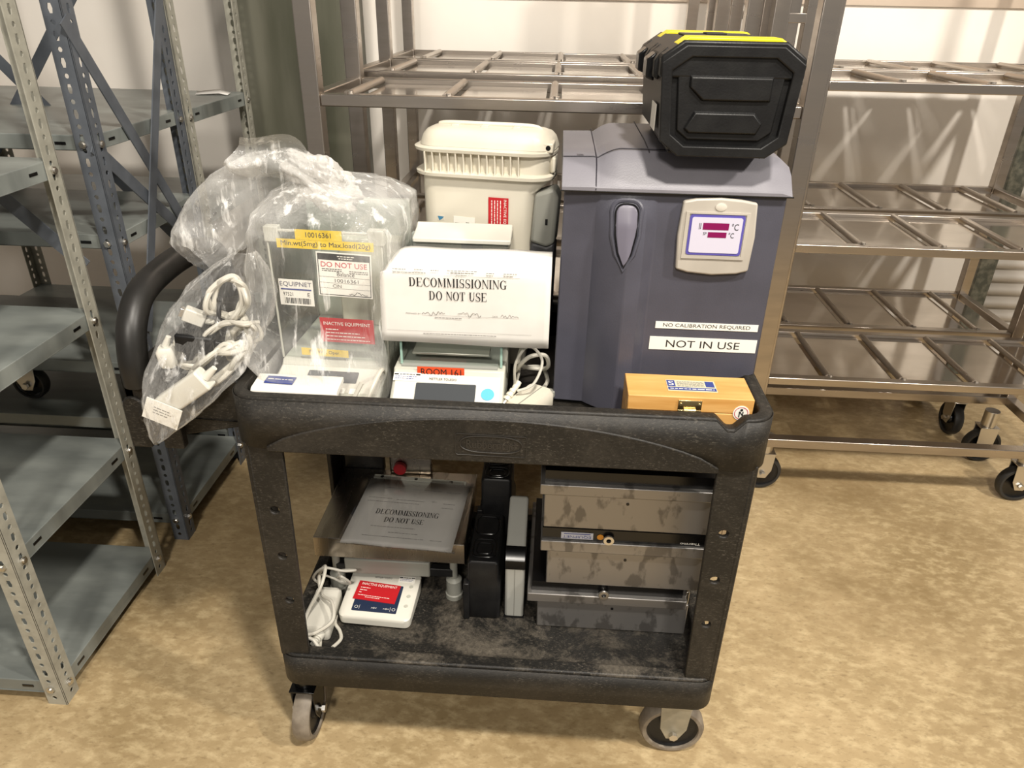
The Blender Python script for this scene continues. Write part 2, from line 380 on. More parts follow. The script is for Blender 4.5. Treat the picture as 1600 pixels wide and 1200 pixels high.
def scrawl(mb, x0, x1, y, h, seed=0, t=.0004):
    r = random.Random(seed); n = max(5, int((x1 - x0) / h * 2.4)); P = [(x0 + (x1 - x0) * i / n, y + h * r.uniform(-.1, 1), 0) for i in range(n + 1)]
    sp = spline(P, 4)
    for a, b in zip(sp, sp[1:]):
        d = (b - a); nn = Vector((-d.y, d.x, 0)); nn = nn.normalized() * t if nn.length else Vector((0, t, 0))
        mb.f([mb.v(a - nn), mb.v(b - nn), mb.v(b + nn), mb.v(a + nn)])
def label(parent, name, w, h, mx, bgm, groups=(), t=.0008, desc=None, round_=None, inks=('lettering',)):
    """a sticker: plate of w x h centred on mx, printed groups [(material, fn(mb))]; parent None gives a top-level object"""
    mb = MB()
    if round_ == 'disc': mb.prism(circle(0, 0, w / 2, 28), 'z', 0, t)
    else: mb.box(-w / 2, w / 2, -h / 2, h / 2, 0, t)
    o = mb.build(name, bgm, parent, mx=mx, smooth=False)
    if desc: o['label'] = desc
    for i, (m, fn) in enumerate(groups):
        b = MB(); b.T = Matrix.Translation((0, 0, t + .0003 + .00015 * i)); fn(b); b.build('lettering', m, o, smooth=False)
    return o
def shape(parent, name, poly, mx, m, t=.001, desc=None):
    o = MB().prism(poly, 'z', 0, t).build(name, m, parent, mx=mx, smooth=False)
    if desc: o['label'] = desc
    return o

# ================================================================== SETTING
struct(MB().box(-4, 4, -1.5, 3.2, -.05, 0).build('floor', M_floor, smooth=False))
WY = 2.84
struct(MB().box(-4, 1.66, WY, WY + .1, 0, 2.2).build('wall_back', M_wall, smooth=False))
struct(MB().box(-4, 1.66, WY - .012, WY, 1.352, 2.2).build('trim_1', M_trim, smooth=False))
struct(MB().box(-4, 1.66, WY - .012, WY, 0, .1).build('baseboard_back', M_trim, smooth=False))
struct(MB().box(-1.08, -.70, 2.56, WY, 0, 2.2).box(-1.10, -.68, 2.54, 2.56, 0, .02).build('pillar', M_pillar, bevel=.004))
mb = MB(); prof = []
z = 0
while z < 2.2:
    prof += [(WY + .05, z), (WY + .03, z + .012), (WY + .03, z + .03), (WY + .05, z + .045)]; z += .055
mb.grid([[(1.70, y, zz) for y, zz in prof], [(3.2, y, zz) for y, zz in prof]])
d1 = struct(mb.build('door_1', M_door, solid=.003, ang=20))
struct(MB().box(1.655, 1.72, WY - .02, WY + .06, 0, 2.2).build('trim_2', M_jamb, bevel=.003))

# ================================================================== GREY SHELVING (left)
def slotted(mb, x, y, sx, sy, h, w=.04):
    """L-section post; corner at x,y; flanges run towards sx and sy"""
    holes = []; zz = .02; k = 0
    while zz < h - .03:
        if k % 2: holes.append([(w * .55 + dx, zz + dz) for dx, dz in ((-.0035, -.009), (.0035, -.009), (.0055, 0), (.0035, .009), (-.0035, .009), (-.0055, 0))])
        else: holes.append(circle(w * .55, zz, .0052, 8))
        zz += .0245; k += 1
    me = plate_mesh([(0, 0), (w, 0), (w, h), (0, h)], holes, .0024)
    a = Matrix((( sx, 0, 0, x), (0, 0, -sy, y), (0, 1, 0, 0), (0, 0, 0, 1)))
    b = Matrix(((0, 0, -sx, x), (sy, 0, 0, y), (0, 1, 0, 0), (0, 0, 0, 1)))
    mb.add_mesh(me, a); mb.add_mesh(me, b); bpy.data.meshes.remove(me)
    mb.box(x - .0012, x + .0012, y - .0012, y + .0012, 0, h)
def bolt(mb, p, ax, s):
    d = Vector({'x': (s, 0, 0), 'y': (0, s, 0)}[ax]); p = Vector(p)
    mb.cyl(p, p + d * .004, .0085, n=6); mb.cyl(p + d * .004, p + d * .007, .005, n=10)
_bm = {}
def bolt_mesh(ax, s):
    if (ax, s) not in _bm:
        b = MB(); bolt(b, (0, 0, 0), ax, s); me = bpy.data.meshes.new('bolt'); bmesh.ops.recalc_face_normals(b.bm, faces=b.bm.faces); b.bm.to_mesh(me); b.bm.free(); me.materials.append(M_zinc); _bm[(ax, s)] = me
    return _bm[(ax, s)]
def shelving(name, label_, x0, x1, y0, y1, levels, pm, braces=(), lip=.036, H=1.9):
    t = thing(name, label_, 'shelving', (x1, y0, 0), group='slotted-angle shelving units')
    X0, X1, Y1 = x0 - x1, 0, y1 - y0
    for x, y, sx, sy in ((X1, 0, -1, 1), (X1, Y1, -1, -1), (X0, 0, 1, 1), (X0, Y1, 1, -1)):
        mb = MB(); slotted(mb, x, y, sx, sy, H); p = mb.build('post', pm, t, smooth=False)
        for z in levels:
            if abs(z - 2) > 3: continue
            for q, ax, s in (((x + sx * .022, y - sy * .0015, z - .018), 'y', -sy), ((x - sx * .0015, y + sy * .022, z - .02), 'x', -sx)):
                bo = bpy.data.objects.new('bolt', bolt_mesh(ax, s)); COL.objects.link(bo); bo.parent = p; bo.location = q
    for z in levels:
        mb = MB(); e = .003
        mb.box(X0 + e, X1 - e, e, Y1 - e, z - .002, z)
        for a in ((X0 + e, X1 - e, e, e + .002), (X0 + e, X1 - e, Y1 - e - .002, Y1 - e), (X0 + e, X0 + e + .002, e, Y1 - e), (X1 - e - .002, X1 - e, e, Y1 - e)):
            mb.box(*a, z - lip, z - .001)
        mb.box(X0 + e, X1 - e, e, .015, z - lip, z - lip + .002); mb.box(X1 - .015, X1 - e, e, Y1 - e, z - lip, z - lip + .002)
        sh = mb.build('shelf', M_shelf, t, bevel=.0015)
        for yy in (.075, Y1 - .075):
            sl = MB(); sl.prism([(yy - .012, z - .02), (yy + .012, z - .02), (yy + .012, z - .014), (yy - .012, z - .014)], 'x', X1 - e - .0005, X1 - e + .0006); sl.build('slot', M_gloss, sh, smooth=False)['label'] = 'dark slot punched in the shelf edge'
        sl = MB(); xx = X1 - .075; sl.box(xx - .012, xx + .012, e - .0006, e + .0005, z - .02, z - .014); sl.build('slot', M_gloss, sh, smooth=False)['label'] = 'dark slot punched in the shelf edge'
    for a, b in braces:
        mb = MB(); a = Vector(a); b = Vector(b); d = (b - a).normalized()
        nrm = Vector((0, 1, 0)) if abs(d.x) > .05 else Vector((1, 0, 0)); s = d.cross(nrm).normalized() * .0155; q = nrm * .0015
        mb.loft([[a - s - q, a + s - q, a + s + q, a - s + q], [b - s - q, b + s - q, b + s + q, b - s + q]])
        mb.build('cross_brace', M_post_b, t, smooth=False)
    return t
shelving('slotted_shelving', 'nearest grey slotted-angle shelving unit with pale posts, at the left front', -1.87, -.99, 1.0, 1.432, (1.055, .735, .40, .065), M_post_l,
         braces=(((0, .435, .83), (-.88, .435, 1.72)), ((0, .438, 1.72), (-.88, .438, .83))))
shelving('slotted_shelving', 'middle slotted-angle shelving unit with blue-grey posts and crossed side braces, behind the pale-posted one', -1.86, -.975, 1.54, 1.95, (1.08, .865, .545, .385, .085), M_post_b,
         braces=(((.002, -.005, 1.30), (.002, .41, .66)), ((.005, .40, 1.36), (.005, .03, .62)), ((-.004, 0, 1.06), (-.004, .41, .70))), lip=.032)
shelving('slotted_shelving', 'rearmost grey shelving unit against the back wall, left of the green-grey pillar', -1.86, -.98, 1.974, 2.42, (1.075, .80, .40, .085), M_post_l,
         braces=(((-.02, .03, .62), (-.86, .03, 1.62)), ((-.02, .034, 1.62), (-.86, .034, .62))))
# scrap of paper on the rear shelf
sc = MB(); sc.grid([[(-1.10, 2.30, 1.077), (-1.03, 2.31, 1.081), (-1.0, 2.30, 1.078)], [(-1.12, 2.36, 1.080), (-1.05, 2.37, 1.086), (-1.01, 2.35, 1.079)]])
tag(sc.build('paper_scrap', M_paper, solid=.0006), 'small torn white paper scrap on the rear grey shelf near the pillar', 'paper')
# caster seen under the second shelf
def caster_mesh(parent, c, r, w, axis, fork_m, tread_m, hub_m=None, mount=None):
    """wheel, fork, axle of a swivel caster; axis 'x' or 'y' is the axle direction; c = wheel centre"""
    hub_m = hub_m or M_gloss
    X = Vector((1, 0, 0)) if axis == 'x' else Vector((0, 1, 0)); Yv = Vector((0, 1, 0)) if axis == 'x' else Vector((1, 0, 0)); c = Vector(c); Z = Vector((0, 0, 1))
    f = MB(); top = c + Z * (r + .012)
    for s in (-1, 1):
        o = X * s * (w / 2 + .004); q = X * .0015
        pts = [(-.030, r + .012), (.030, r + .012), (.026, .012), (.012, -.016), (-.012, -.016), (-.026, .012)]
        f.loft([[c + o + q * k + Yv * a + Z * b for a, b in pts] for k in (-1, 1)])
    f.loft([[c + X * a + Yv * b + Z * (r + h) for a, b in ((-w / 2 - .008, -.03), (w / 2 + .008, -.03), (w / 2 + .008, .03), (-w / 2 - .008, .03))] for h in (.010, .014)])
    f.cyl(c + Z * (r + .014), c + Z * ((mount - c.z) if mount else r + .03), .022)
    fork = f.build('caster', fork_m, parent, bevel=.001)
    wl = MB(); h = w / 2
    wl.lathe([(r * .82, -h), (r * .93, -h), (r, -h * .55), (r, h * .55), (r * .93, h), (r * .82, h), (r * .80, h * .8), (r * .80, -h * .8), (r * .82, -h)], c, axis)
    wl.build('tyre', tread_m, fork)
    hb = MB(); hb.lathe([(.008, -h * .95), (r * .3, -h * .95), (r * .35, -h * .55), (r * .72, -h * .55), (r * .83, -h * .85), (r * .83, h * .85), (r * .72, h * .55), (r * .35, h * .55), (r * .3, h * .95), (.008, h * .95)], c, axis)
    hb.build('hub', hub_m, fork)
    ax = MB(); ax.cyl(c - X * (w / 2 + .013), c + X * (w / 2 + .013), .0045, n=10)
    for s in (-1, 1): ax.cyl(c + X * s * (w / 2 + .009), c + X * s * (w / 2 + .016), .009, n=6)
    ax.build('axle', M_zinc, fork)
    return fork
k = thing('caster_wheel', 'loose black caster wheel seen below a shelf of the pale-posted unit, far left', 'caster', (-1.36, 1.63, .386))
caster_mesh(k, (0, 0, .045), .045, .028, 'y', M_zinc, M_rub)

# ================================================================== STAINLESS TRAY RACKS
PW = .034
def rack(label_, x0, x1, y0, y1, levels, base_z, rods, caster=None, H=1.72, name='steel_rack', group='stainless tray racks'):
    t = thing(name, label_, 'rack', (x0, y0, 0), group=group)
    w, d = x1 - x0, y1 - y0
    for x, y in ((0, 0), (w - PW, 0), (0, d - PW), (w - PW, d - PW)):
        MB().box(x, x + PW, y, y + PW, base_z if caster else 0.0, H).build('post', M_steel, t, bevel=.002)
    for z in levels:
        mb = MB(); b = .022
        mb.box(PW, w - PW, .004, .030, z - b, z); mb.box(PW, w - PW, d - .030, d - .004, z - b, z)
        mb.box(.004, .030, PW, d - PW, z - b, z); mb.box(w - .030, w - .004, PW, d - PW, z - b, z)
        sh = mb.build('shelf_frame', M_steel, t, bevel=.002)
        xs = [r for r in rods if .05 < r < w - .03]; e = [.034] + xs + [w - .034]
        for a, c in zip(e, e[1:]):
            MB().box(a + .016, c - .016, .032, d - .032, z - .014, z - .011).build('panel', M_sheet, sh, smooth=False)
        for r in xs:
            m2 = MB(); m2.cyl((r, .031, z - .004), (r, d - .031, z - .004), .0085, n=14); m2.build('rod', M_steel, sh)
            m3 = MB(); m3.lathe([(.0, -.003), (.006, -.003), (.006, .003), (0, .003)], (r + .006, .030, z + .001), 'z', 10); m3.build('weld_bead', M_weld, sh)
    mb = MB()
    mb.box(0, w, .002, .034, base_z, base_z + .028); mb.box(0, w, d - .034, d - .002, base_z, base_z + .028)
    mb.box(.002, .034, .03, d - .03, base_z, base_z + .028); mb.box(w - .034, w - .002, .03, d - .03, base_z, base_z + .028)
    mb.build('base_frame', M_steel, t, bevel=.002)
    if caster:
        for x, y in ((.09, .075), (w - .09, .075), (.09, d - .075), (w - .09, d - .075)):
            r = .06
            caster_mesh(t, (x, y, r), r, .03, caster, M_zinc, M_rub, mount=base_z)
    return t
LV = (1.195, .805, .42)
rack('stainless tray rack directly behind the loaded black cart', -.485, .481, 1.445, 1.80, (1.185, .80, .42), .19, [.08, .27, .475, .68, .87], 'x')
rack('stainless tray rack on the left in the second row, just behind the front one', -.505, .44, 1.835, 2.225, LV, .19, [.10, .30, .50, .70, .87], 'x')
rack('rearmost stainless tray rack on the left, nearest the back wall', -.52, .43, 2.26, 2.66, LV, .19, [.12, .32, .52, .72, .87], 'x')
rack('front stainless tray rack at the right, low base bar crossing the floor', .592, 1.55, 1.865, 2.235, LV, .19, [.206, .41, .61, .81], 'y')
rack('rearmost stainless tray rack at the right, beside the roll-up door', .58, 1.535, 2.262, 2.66, LV, .19, [.206, .41, .615, .82], 'x')
# narrow frame standing in the gap between the left and right racks
t = thing('narrow_rack', 'narrow stainless rack of close posts and short rungs in the gap between the wide racks', 'rack', (.448, 1.87, 0), group='stainless tray racks')
for x, y in ((0, 0), (.098, .004), (.0, .352), (.075, .352)):
    MB().box(x, x + .033, y, y + .033, 0, 1.72).build('post', M_steel, t, bevel=.002)
for y, w in ((.004, .10), (.356, .08)):
    for z in (1.325, .30): MB().box(.033, w, y, y + .025, z - .012, z + .008).build('rung', M_steel, t, bevel=.001)

# ================================================================== UTILITY CART
CX0, CX1, CY0, CY1 = -.481, .339, .931, 1.385
cart = thing('utility_cart', 'scuffed black plastic two-shelf utility cart carrying the equipment', 'cart', (-.07, 1.15, 0))
def C(mb): mb.T = Matrix.Translation((.07, -1.15, 0)); return mb
def ring_wall(mb, z0, z1, x0, x1, y0, y1, r, t, notch=None):
    o = rrect(x0, x1, y0, y1, r, 8); i = rrect(x0 + t, x1 - t, y0 + t, y1 - t, max(r - t, .006), 8)
    mb.loft([[(*p, z0) for p in o], [(*p, z1) for p in o], [(*p, z1) for p in i], [(*p, z0) for p in i]], wrap=True)
# upper tray: floor, walls, front wall cut with the V notch
mb = C(MB()); r, t = .042, .020; o = rrect(CX0, CX1, CY0, CY1, r, 8); i = rrect(CX0 + t, CX1 - t, CY0 + t, CY1 - t, r - t, 8)
nx = (.250, .268, .278, .293); NZ = .018
def top_z(x, y): return .816
def insert(path, front_y):
    # path starts at the right end of the right-front corner; add the notch points along the front edge
    out = []
    for k, p in enumerate(path):
        out.append((p[0], p[1], .816))
        if k == len(path) - 1:
            for x, dz in zip(nx, (0, NZ, NZ, 0)): out.append((x, front_y, .816 - dz))
    return out
oz = insert(o, CY0); iz = insert(i, CY0 + t)
mb.loft([[(p[0], p[1], .737) for p in oz], oz, iz, [(p[0], p[1], .737) for p in iz]], wrap=True)
o2 = rrect(CX0 + .006, CX1 - .006, CY0 + .006, CY1 - .006, .038, 8)
mb.prism(o2, 'z', .732, .745)
# hanging skirt: corners go down to the legs, long sides stop at the shallow opening
ring = rrect(CX0 + .001, CX1 - .001, CY0 + .001, CY1 - .001, r, 8)
ring_wall(mb, .728, .737, CX0, CX1, CY0, CY1, r, .024)
tray = mb.build('top_shelf', M_cart, cart, bevel=.004, seg=3)
lo = []
for k in range(25):
    u = k / 24; x = -.428 + u * .693; s = math.sin(PI * u)
    lo.append((x, .731 + .068 * (1 - (2 * u - 1) ** 2) ** .75))
arch = [(-.428, .722)] + lo + [(.265, .722)]
mb = C(MB()); mb.prism(arch, 'y', CY0 - .004, CY0 + .02); fa = mb.build('front_fascia', M_cart, cart, bevel=.0022)
mb = C(MB()); mb.prism([(-x - .14, zz) for x, zz in arch], 'y', CY1 - .02, CY1 + .004); mb.build('rear_fascia', M_cart, cart, bevel=.0015)
# outer skin so that the walls read as scuffed plastic
mb = C(MB()); oo = [(p[0], p[1], p[2] - .004) for p in insert(rrect(CX0 - .0012, CX1 + .0012, CY0 - .0012, CY1 + .0012, r, 8), CY0 - .0012)]
mb.grid([[(p[0], p[1], .7275) for p in oo], oo], closed=True); mb.build('rim_wall', M_cart, cart, solid=.0014)
# raised maker's mark on the fascia
mk = MB(); e1 = [(.047 * math.copysign(abs(math.cos(a)) ** .6, math.cos(a)), .0145 * math.copysign(abs(math.sin(a)) ** .9, math.sin(a))) for a in [2 * PI * k / 40 for k in range(40)]]
mk.tube([(x, y, 0) for x, y in e1], .0009, 6, closed=True)
mk.tube([(x, y, 0) for x, y in rrect(-.054, .054, -.02, .017, .004, 3)], .0006, 5, closed=True)
text_fit(mk, 'Rubbermaid', -.037, .037, -.0075, .0075)
mk.build('maker_mark', mat('raised_mark', '2e2b27', .45), cart, mx=Matrix.Translation((.07, -1.15, 0)) @ front(-.079, CY0 - .0048, .755, -.012))
# lower tray
mb = C(MB()); ring_wall(mb, .193, .273, CX0 + .007, CX1 - .007, CY0, CY1, .036, .026)
mb.prism(rrect(CX0 + .013, CX1 - .013, CY0 + .006, CY1 - .006, .03, 8), 'z', .225, .250)
mb.build('lower_shelf', M_deck, cart, bevel=.004, seg=3)
mb = C(MB()); oo = rrect(CX0 + .0058, CX1 - .0058, CY0 - .0012, CY1 + .0012, .036, 8)
mb.grid([[(*p, .197) for p in oo], [(*p, .268) for p in oo]], closed=True); mb.build('lower_rim_wall', M_cart, cart, solid=.0014)
# four corner legs: L-shaped, three moulding holes in each broad face
def leg(sx, sy):
    x = CX0 + .010 if sx < 0 else CX1 - .010; y = CY0 + .004 if sy < 0 else CY1 - .004; dx = -sx; dy = -sy
    mb = C(MB()); z0, z1 = .268, .732; wt, wb = .064, .056
    hl = [circle(.036, zz, .0082, 12, ry=.007) for zz in (.405, .505, .602)]
    me = plate_mesh([(.004, z0), (wb, z0), (wt, z1), (.004, z1)], hl, .009)
    mb.add_mesh(me, Matrix(((dx, 0, 0, x), (0, 0, 1, y + dy * .0055), (0, 1, 0, 0), (0, 0, 0, 1))))
    bpy.data.meshes.remove(me)
    # rounded outer corner and side wing
    co = [(x + dx * .012 * (1 - math.cos(a)), y + dy * .012 * (1 - math.sin(a))) for a in [PI / 2 * k / 6 for k in range(7)]]
    P = co + [(x + dx * .012, y + dy * .010), (x + dx * .010, y + dy * .012)]
    mb.prism(co[::-1] + [(x + dx * .010, y + dy * .014), (x + dx * .014, y + dy * .010)], 'z', z0, z1)
    mb.box(min(x, x + dx * .010), max(x, x + dx * .010), min(y + dy * .011, y + dy * .075), max(y + dy * .011, y + dy * .075), z0, z1)
    return mb.build('leg', M_cart, cart, bevel=.002)
for sx in (-1, 1):
    for sy in (-1, 1): leg(sx, sy)
# handle end
mb = C(MB()); hy0, hy1 = 1.0, 1.372
mb.prism([(-.478, .80), (-.60, .795), (-.682, .803), (-.682, .70), (-.60, .69), (-.478, .722)], 'y', hy0 + .012, hy0 + .03)
mb.prism([(-.478, .80), (-.60, .795), (-.682, .803), (-.682, .70), (-.60, .69), (-.478, .722)], 'y', hy1 - .03, hy1 - .012)
mb.box(-.684, -.664, hy0, hy1, .70, .806); mb.box(-.664, -.478, hy0 + .012, hy1 - .012, .722, .735)
mb.box(-.684, -.602, hy0, hy0 + .05, .735, .808); mb.box(-.684, -.602, hy1 - .05, hy1, .735, .808)
hb = mb.build('handle_tray', M_cart, cart, bevel=.004)
mb = C(MB())
for x in (-.672, -.617):
    pl = [(x - .017, .672), (x + .017, .672), (x + .017, .752)] + [(x + .017 * math.cos(a), .752 + .017 * math.sin(a)) for a in [PI * k / 8 for k in range(1, 8)]] + [(x - .017, .752)]
    mb.prism(pl, 'y', hy0 - .004, hy0 + .014)
mb.cyl((-.645, hy0 - .012, .737), (-.645, hy0 + .02, .737), .017); mb.prism([(-.662, .737), (-.628, .737), (-.634, .69), (-.652, .682)], 'y', hy0 - .008, hy0 + .015)
mb.build('hook_lug', M_cart, cart, bevel=.003)
mb = C(MB()); hp = spline([(-.657, 1.005, .79), (-.657, 1.006, .835), (-.658, 1.026, .885), (-.66, 1.075, .920), (-.66, 1.16, .932), (-.66, 1.25, .93), (-.66, 1.33, .912), (-.658, 1.36, .87), (-.657, 1.366, .80)], 7)
mb.tube(hp, .0225, 20); mb.build('handle', mat('handle_plastic', '1a1917', .42, c2='242220', scale=20, bump=.06), cart)
for c, axn, fm, tm in (((-.452, .985, .064), 'x', M_gloss, M_tread), ((.282, 1.0, .064), 'y', mat('galvanised', 'a8a08c', .45, c2='96907e', scale=30), M_tread), ((-.425, 1.32, .064), 'x', M_zinc, M_tread), ((.285, 1.33, .064), 'y', M_zinc, M_tread)):
    caster_mesh(cart, (c[0] + .07, c[1] - 1.15, c[2]), .0635, .034, axn, fm, tm, M_black)
TZ = .7455; LZ = .2505     # shelf surfaces

# ================================================================== VIOLET-GREY THERMAL UNIT
u = thing('thermal_unit', 'tall violet-grey bench instrument with a digital temperature panel, marked not in use', 'laboratory instrument', (.175, 1.078, TZ))
def U(mb): mb.T = Matrix.Translation((-.175, -1.078, -TZ)); return mb
YB = 1.355
def section(zf):
    # zf 0 top .. 1 bottom: front profile in plan, ridge on the left third
    b = min(1, max(0, zf))
    return [(.018, YB), (.014, 1.084), (.062, 1.080), (.068, 1.078 - .004 * b), (.088, 1.078 - .020 * b), (.112, 1.078 - .030 * b), (.136, 1.078 - .020 * b), (.152, 1.078), (.335, 1.078), (.334, YB)]
rings = []
for zz, b in ((TZ + .006, 1), (TZ + .016, 1), (.808, 1), (.818, .99), (1.0, .85), (1.06, .55), (1.085, .25), (1.100, 0), (1.104, 0)):
    k = 1 + .012 * (1.104 - zz) / .36
    rings.append([(min(.174 + (x - .174) * k, .305 if zz < .812 else 1), y, zz) for x, y in section(b)])
mb = U(MB()).loft(rings); mb.build('body', M_violet, u, bevel=.002, ang=18)
mb = U(MB()); 
for x in (.04, .285):
    for y in (1.12, 1.32): mb.cyl((x, y, TZ), (x, y, TZ + .008), .014)
mb.build('foot', M_rub, u)
# lid with raised back hump
mb = U(MB())
def lidrow(y, base, hump):
    pts = [(.010, 1.106), (.010, base), (.055, base + .001)]
    for k in range(9):
        s = k / 8; pts.append((.062 + .035 * s, base + hump * (math.sin(s * PI / 2))))
    pts += [(.2, base + hump), (.30, base + hump), (.325, base + hump * .6), (.340, base - .004), (.340, 1.106)]
    return [(x, y, zz) for x, zz in pts]
mb.loft([lidrow(1.070, 1.111, 0), lidrow(1.073, 1.114, .0), lidrow(1.094, 1.135, .007), lidrow(1.112, 1.144, .013), lidrow(1.19, 1.146, .014), lidrow(YB, 1.146, .015)])
lid = mb.build('lid', M_violet2, u, bevel=.0015, ang=30)
mb = U(MB())
for y in (1.118, 1.21):
    mb.tube([(x, yy, zz + .0004) for x, yy, zz in lidrow(y, 1.1448, .0135)[1:14]], .0009, 5)
mb.tube([(.0595, y, zz) for y, zz in ((1.0695, 1.108), (1.073, 1.115), (1.094, 1.1362), (1.112, 1.1455), (1.37, 1.1475))], .0009, 5)
mb.tube([(.135, y, zz) for y, zz in ((1.108, 1.1565), (1.19, 1.1605), (1.37, 1.1615))], .0009, 5)
mb.build('panel_gap', mat('gap_dark', '2d2a33', .6), u)
mb = U(MB()); mb.tube([(.008, 1.0705, 1.1055), (.342, 1.0705, 1.1055)], .0012, 6); mb.build('lid_seam', M_gloss, u)
# teardrop latch
td = [(.107 + .0165 * math.copysign(abs(math.cos(a)) ** .7, math.cos(a)), 1.075 + .014 * math.sin(a)) for a in [PI * k / 12 for k in range(13)]]
td += [(.092, 1.045), (.097, 1.02), (.107, .999), (.117, 1.02), (.122, 1.045)]
def body_front(x, zz):
    tab = [(1.0, .85), (1.06, .55), (1.085, .25), (1.100, 0), (1.2, 0)]; b = 1
    for (z0, b0), (z1, b1) in zip([(TZ, 1)] + tab, tab):
        if z0 <= zz <= z1: b = b0 + (b1 - b0) * (zz - z0) / (z1 - z0)
    P = section(b)[2:9]
    for (xa, ya), (xb, yb) in zip(P, P[1:]):
        if xa <= x <= xb: return ya + (yb - ya) * (x - xa) / (xb - xa)
    return 1.078
rows = []
for k in range(19):
    zz = .999 + (1.0888 - .999) * k / 18
    xs = []
    n_ = len(td)
    for i in range(n_):
        (xa, za), (xb, zb) = td[i], td[(i + 1) % n_]
        if (za - zz) * (zb - zz) <= 0 and abs(za - zb) > 1e-9: xs.append(xa + (xb - xa) * (zz - za) / (zb - za))
    if len(xs) < 2: xs = [.107, .1071]
    xa, xb = min(xs), max(xs); rows.append([(xa + (xb - xa) * j / 8, body_front(xa + (xb - xa) * j / 8, zz) - .0022, zz) for j in range(9)])
mb = U(MB()); mb.grid(rows); la = mb.build('latch', mat('latch_violet', '6b6875', .4), u, solid=.002); la['label'] = 'paler teardrop-shaped finger latch'
mb = U(MB()); mb.tube([(x, body_front(x, zz) - .003, zz) for x, zz in td], .0014, 6, closed=True); mb.build('latch_outline', M_gloss, u)
mb = U(MB()); td2 = [(.107 + (x - .107) * 1.32, 1.045 + (zz - 1.045) * 1.12 - .001) for x, zz in td]; mb.tube([(x, body_front(x, zz) + .001, zz) for x, zz in td2], .0038, 8, closed=True); mb.build('latch_surround', M_violet, u)
# control panel
pn = [(.187, .993), (.205, .988), (.242, .985), (.278, .988), (.295, .993), (.297, 1.045), (.293, 1.095), (.27, 1.099), (.24, 1.101), (.205, 1.099), (.187, 1.095), (.184, 1.045)]
# keep clear of the lid
pn = [(x, zz + .001) for x, zz in pn]
mb = U(MB()); mb.prism(pn, 'y', 1.068, 1.080); bz = mb.build('control_panel', M_bezel, u, bevel=.003, seg=3); bz['label'] = 'silver-grey control panel bezel'
def UF(x, y, zz): return Matrix.Translation((-.175, -1.078, -TZ)) @ front(x, y, zz)
def BZ(x, y, zz): return UF(x, y, zz)
shape(u, 'display_surround', rrect(-.040, .040, -.030, .030, .004), UF(.2385, 1.0677, 1.048), M_vio, .0012)
mb = MB(); a = [(-.046, -.036), (.046, -.036), (.046, .034), (-.046, .034)]; bq = [(-.041, -.031), (.041, -.031), (.041, .031), (-.041, .031)]
mb.loft([[(*p, 0) for p in a], [(*p, .002) for p in a], [(*p, .002) for p in bq], [(*p, 0) for p in bq]], wrap=True); mb.build('display_frame', M_bezel, u, mx=UF(.2385, 1.068, 1.048))
scr = shape(u, 'display', rrect(-.0365, .0365, -.0265, .0265, .003), UF(.2385, 1.0665, 1.048), M_lcd, .0008, 'lit pale display with two temperature readouts')
mb = MB(); mb.T = Matrix.Translation((0, 0, .0012)); rect(mb, -.020, .0175, .0085, .0185); rect(mb, -.0115, .0155, -.003, .005); mb.build('digit_window', M_mag, scr, smooth=False)
mb = MB(); mb.T = Matrix.Translation((0, 0, .0012)); text_fit(mb, '°C', .0215, .0315, .0085, .0185); text_fit(mb, '°C', .0185, .0265, -.003, .005)
for x in (-.0255, -.0235): rect(mb, x, x + .0008, .009, .018)
text_fit(mb, 'SP', -.0185, -.0135, .0005, .0048)
mb.build('lettering', M_ink, scr, smooth=False)
mb = MB(); mb.lathe([(.0, 0), (.008, 0), (.008, .0012), (.0055, .0018), (0, .0018)], (0, 0, 0), 'z', 24)
mb.build('oval_badge', mat('badge', 'cbc6bb', .3), u, mx=UF(.241, 1.068, 1.0895) @ Matrix.Diagonal((1, .72, 1, 1)))
label(u, 'label', .160, .0115, UF(.2485, 1.0777, .8985), M_wlab, [(M_ink, lambda b: text_fit(b, 'NO CALIBRATION REQUIRED', -.068, .068, -.0035, .0035))])
label(u, 'label', .169, .0225, UF(.2465, 1.0777, .867), M_wlab, [(M_ink, lambda b: text_fit(b, 'NOT IN USE', -.058, .058, -.0062, .0062))])
label(u, 'arrow_mark', .010, .004, Matrix.Translation((-.175, -1.078, -TZ)) @ topface(.036, 1.13, 1.146), M_violet2, [(mat('arrow_ink', '5a5560', .5), lambda b: (rect(b, -.006, 0, -.0007, .0007), quad(b, (0, -.002), (.005, 0), (0, .002))))], t=.0003)

# ================================================================== TOOLBOX
tb = thing('tool_box', 'black tool case with yellow strips, sitting on the violet-grey instrument', 'tool box', (.2255, 1.052, 1.1617))
# local: x across (-.094 .. .094), y depth 0 .. .27, z 0 .. .145
Wd, Dp, Hh = .093, .27, .146
def octo(w0, w1, z0, z1, c0, c1): return [(-w0 + c0, z0), (w0 - c0, z0), (w0, z0 + c0 * .75), (w1, z1 - c1 * .7), (w1 - c1, z1), (-w1 + c1, z1), (-w1, z1 - c1 * .7), (-w0, z0 + c0 * .75)]
body_o = octo(.084, .090, .002, .118, .024, .002); 
mb = MB(); mb.loft([[(x, .006, zz) for x, zz in body_o], [(x, Dp - .006, zz) for x, zz in body_o]]); mb.box(-.070, .072, .02, Dp - .02, -.0, .006)
mb.build('case_body', M_black, tb, bevel=.003)
lid_o = [(-.094, .100), (.094, .100), (.094, .126), (.066, .1455), (-.066, .1455), (-.094, .126)]
mb = MB(); mb.prism(lid_o, 'y', 0, Dp); mb.build('case_lid', M_black, tb, bevel=.003)
ring_o = octo(.086, .093, .0005, .140, .026, .030); ring_i = octo(.072, .078, .014, .126, .020, .024)
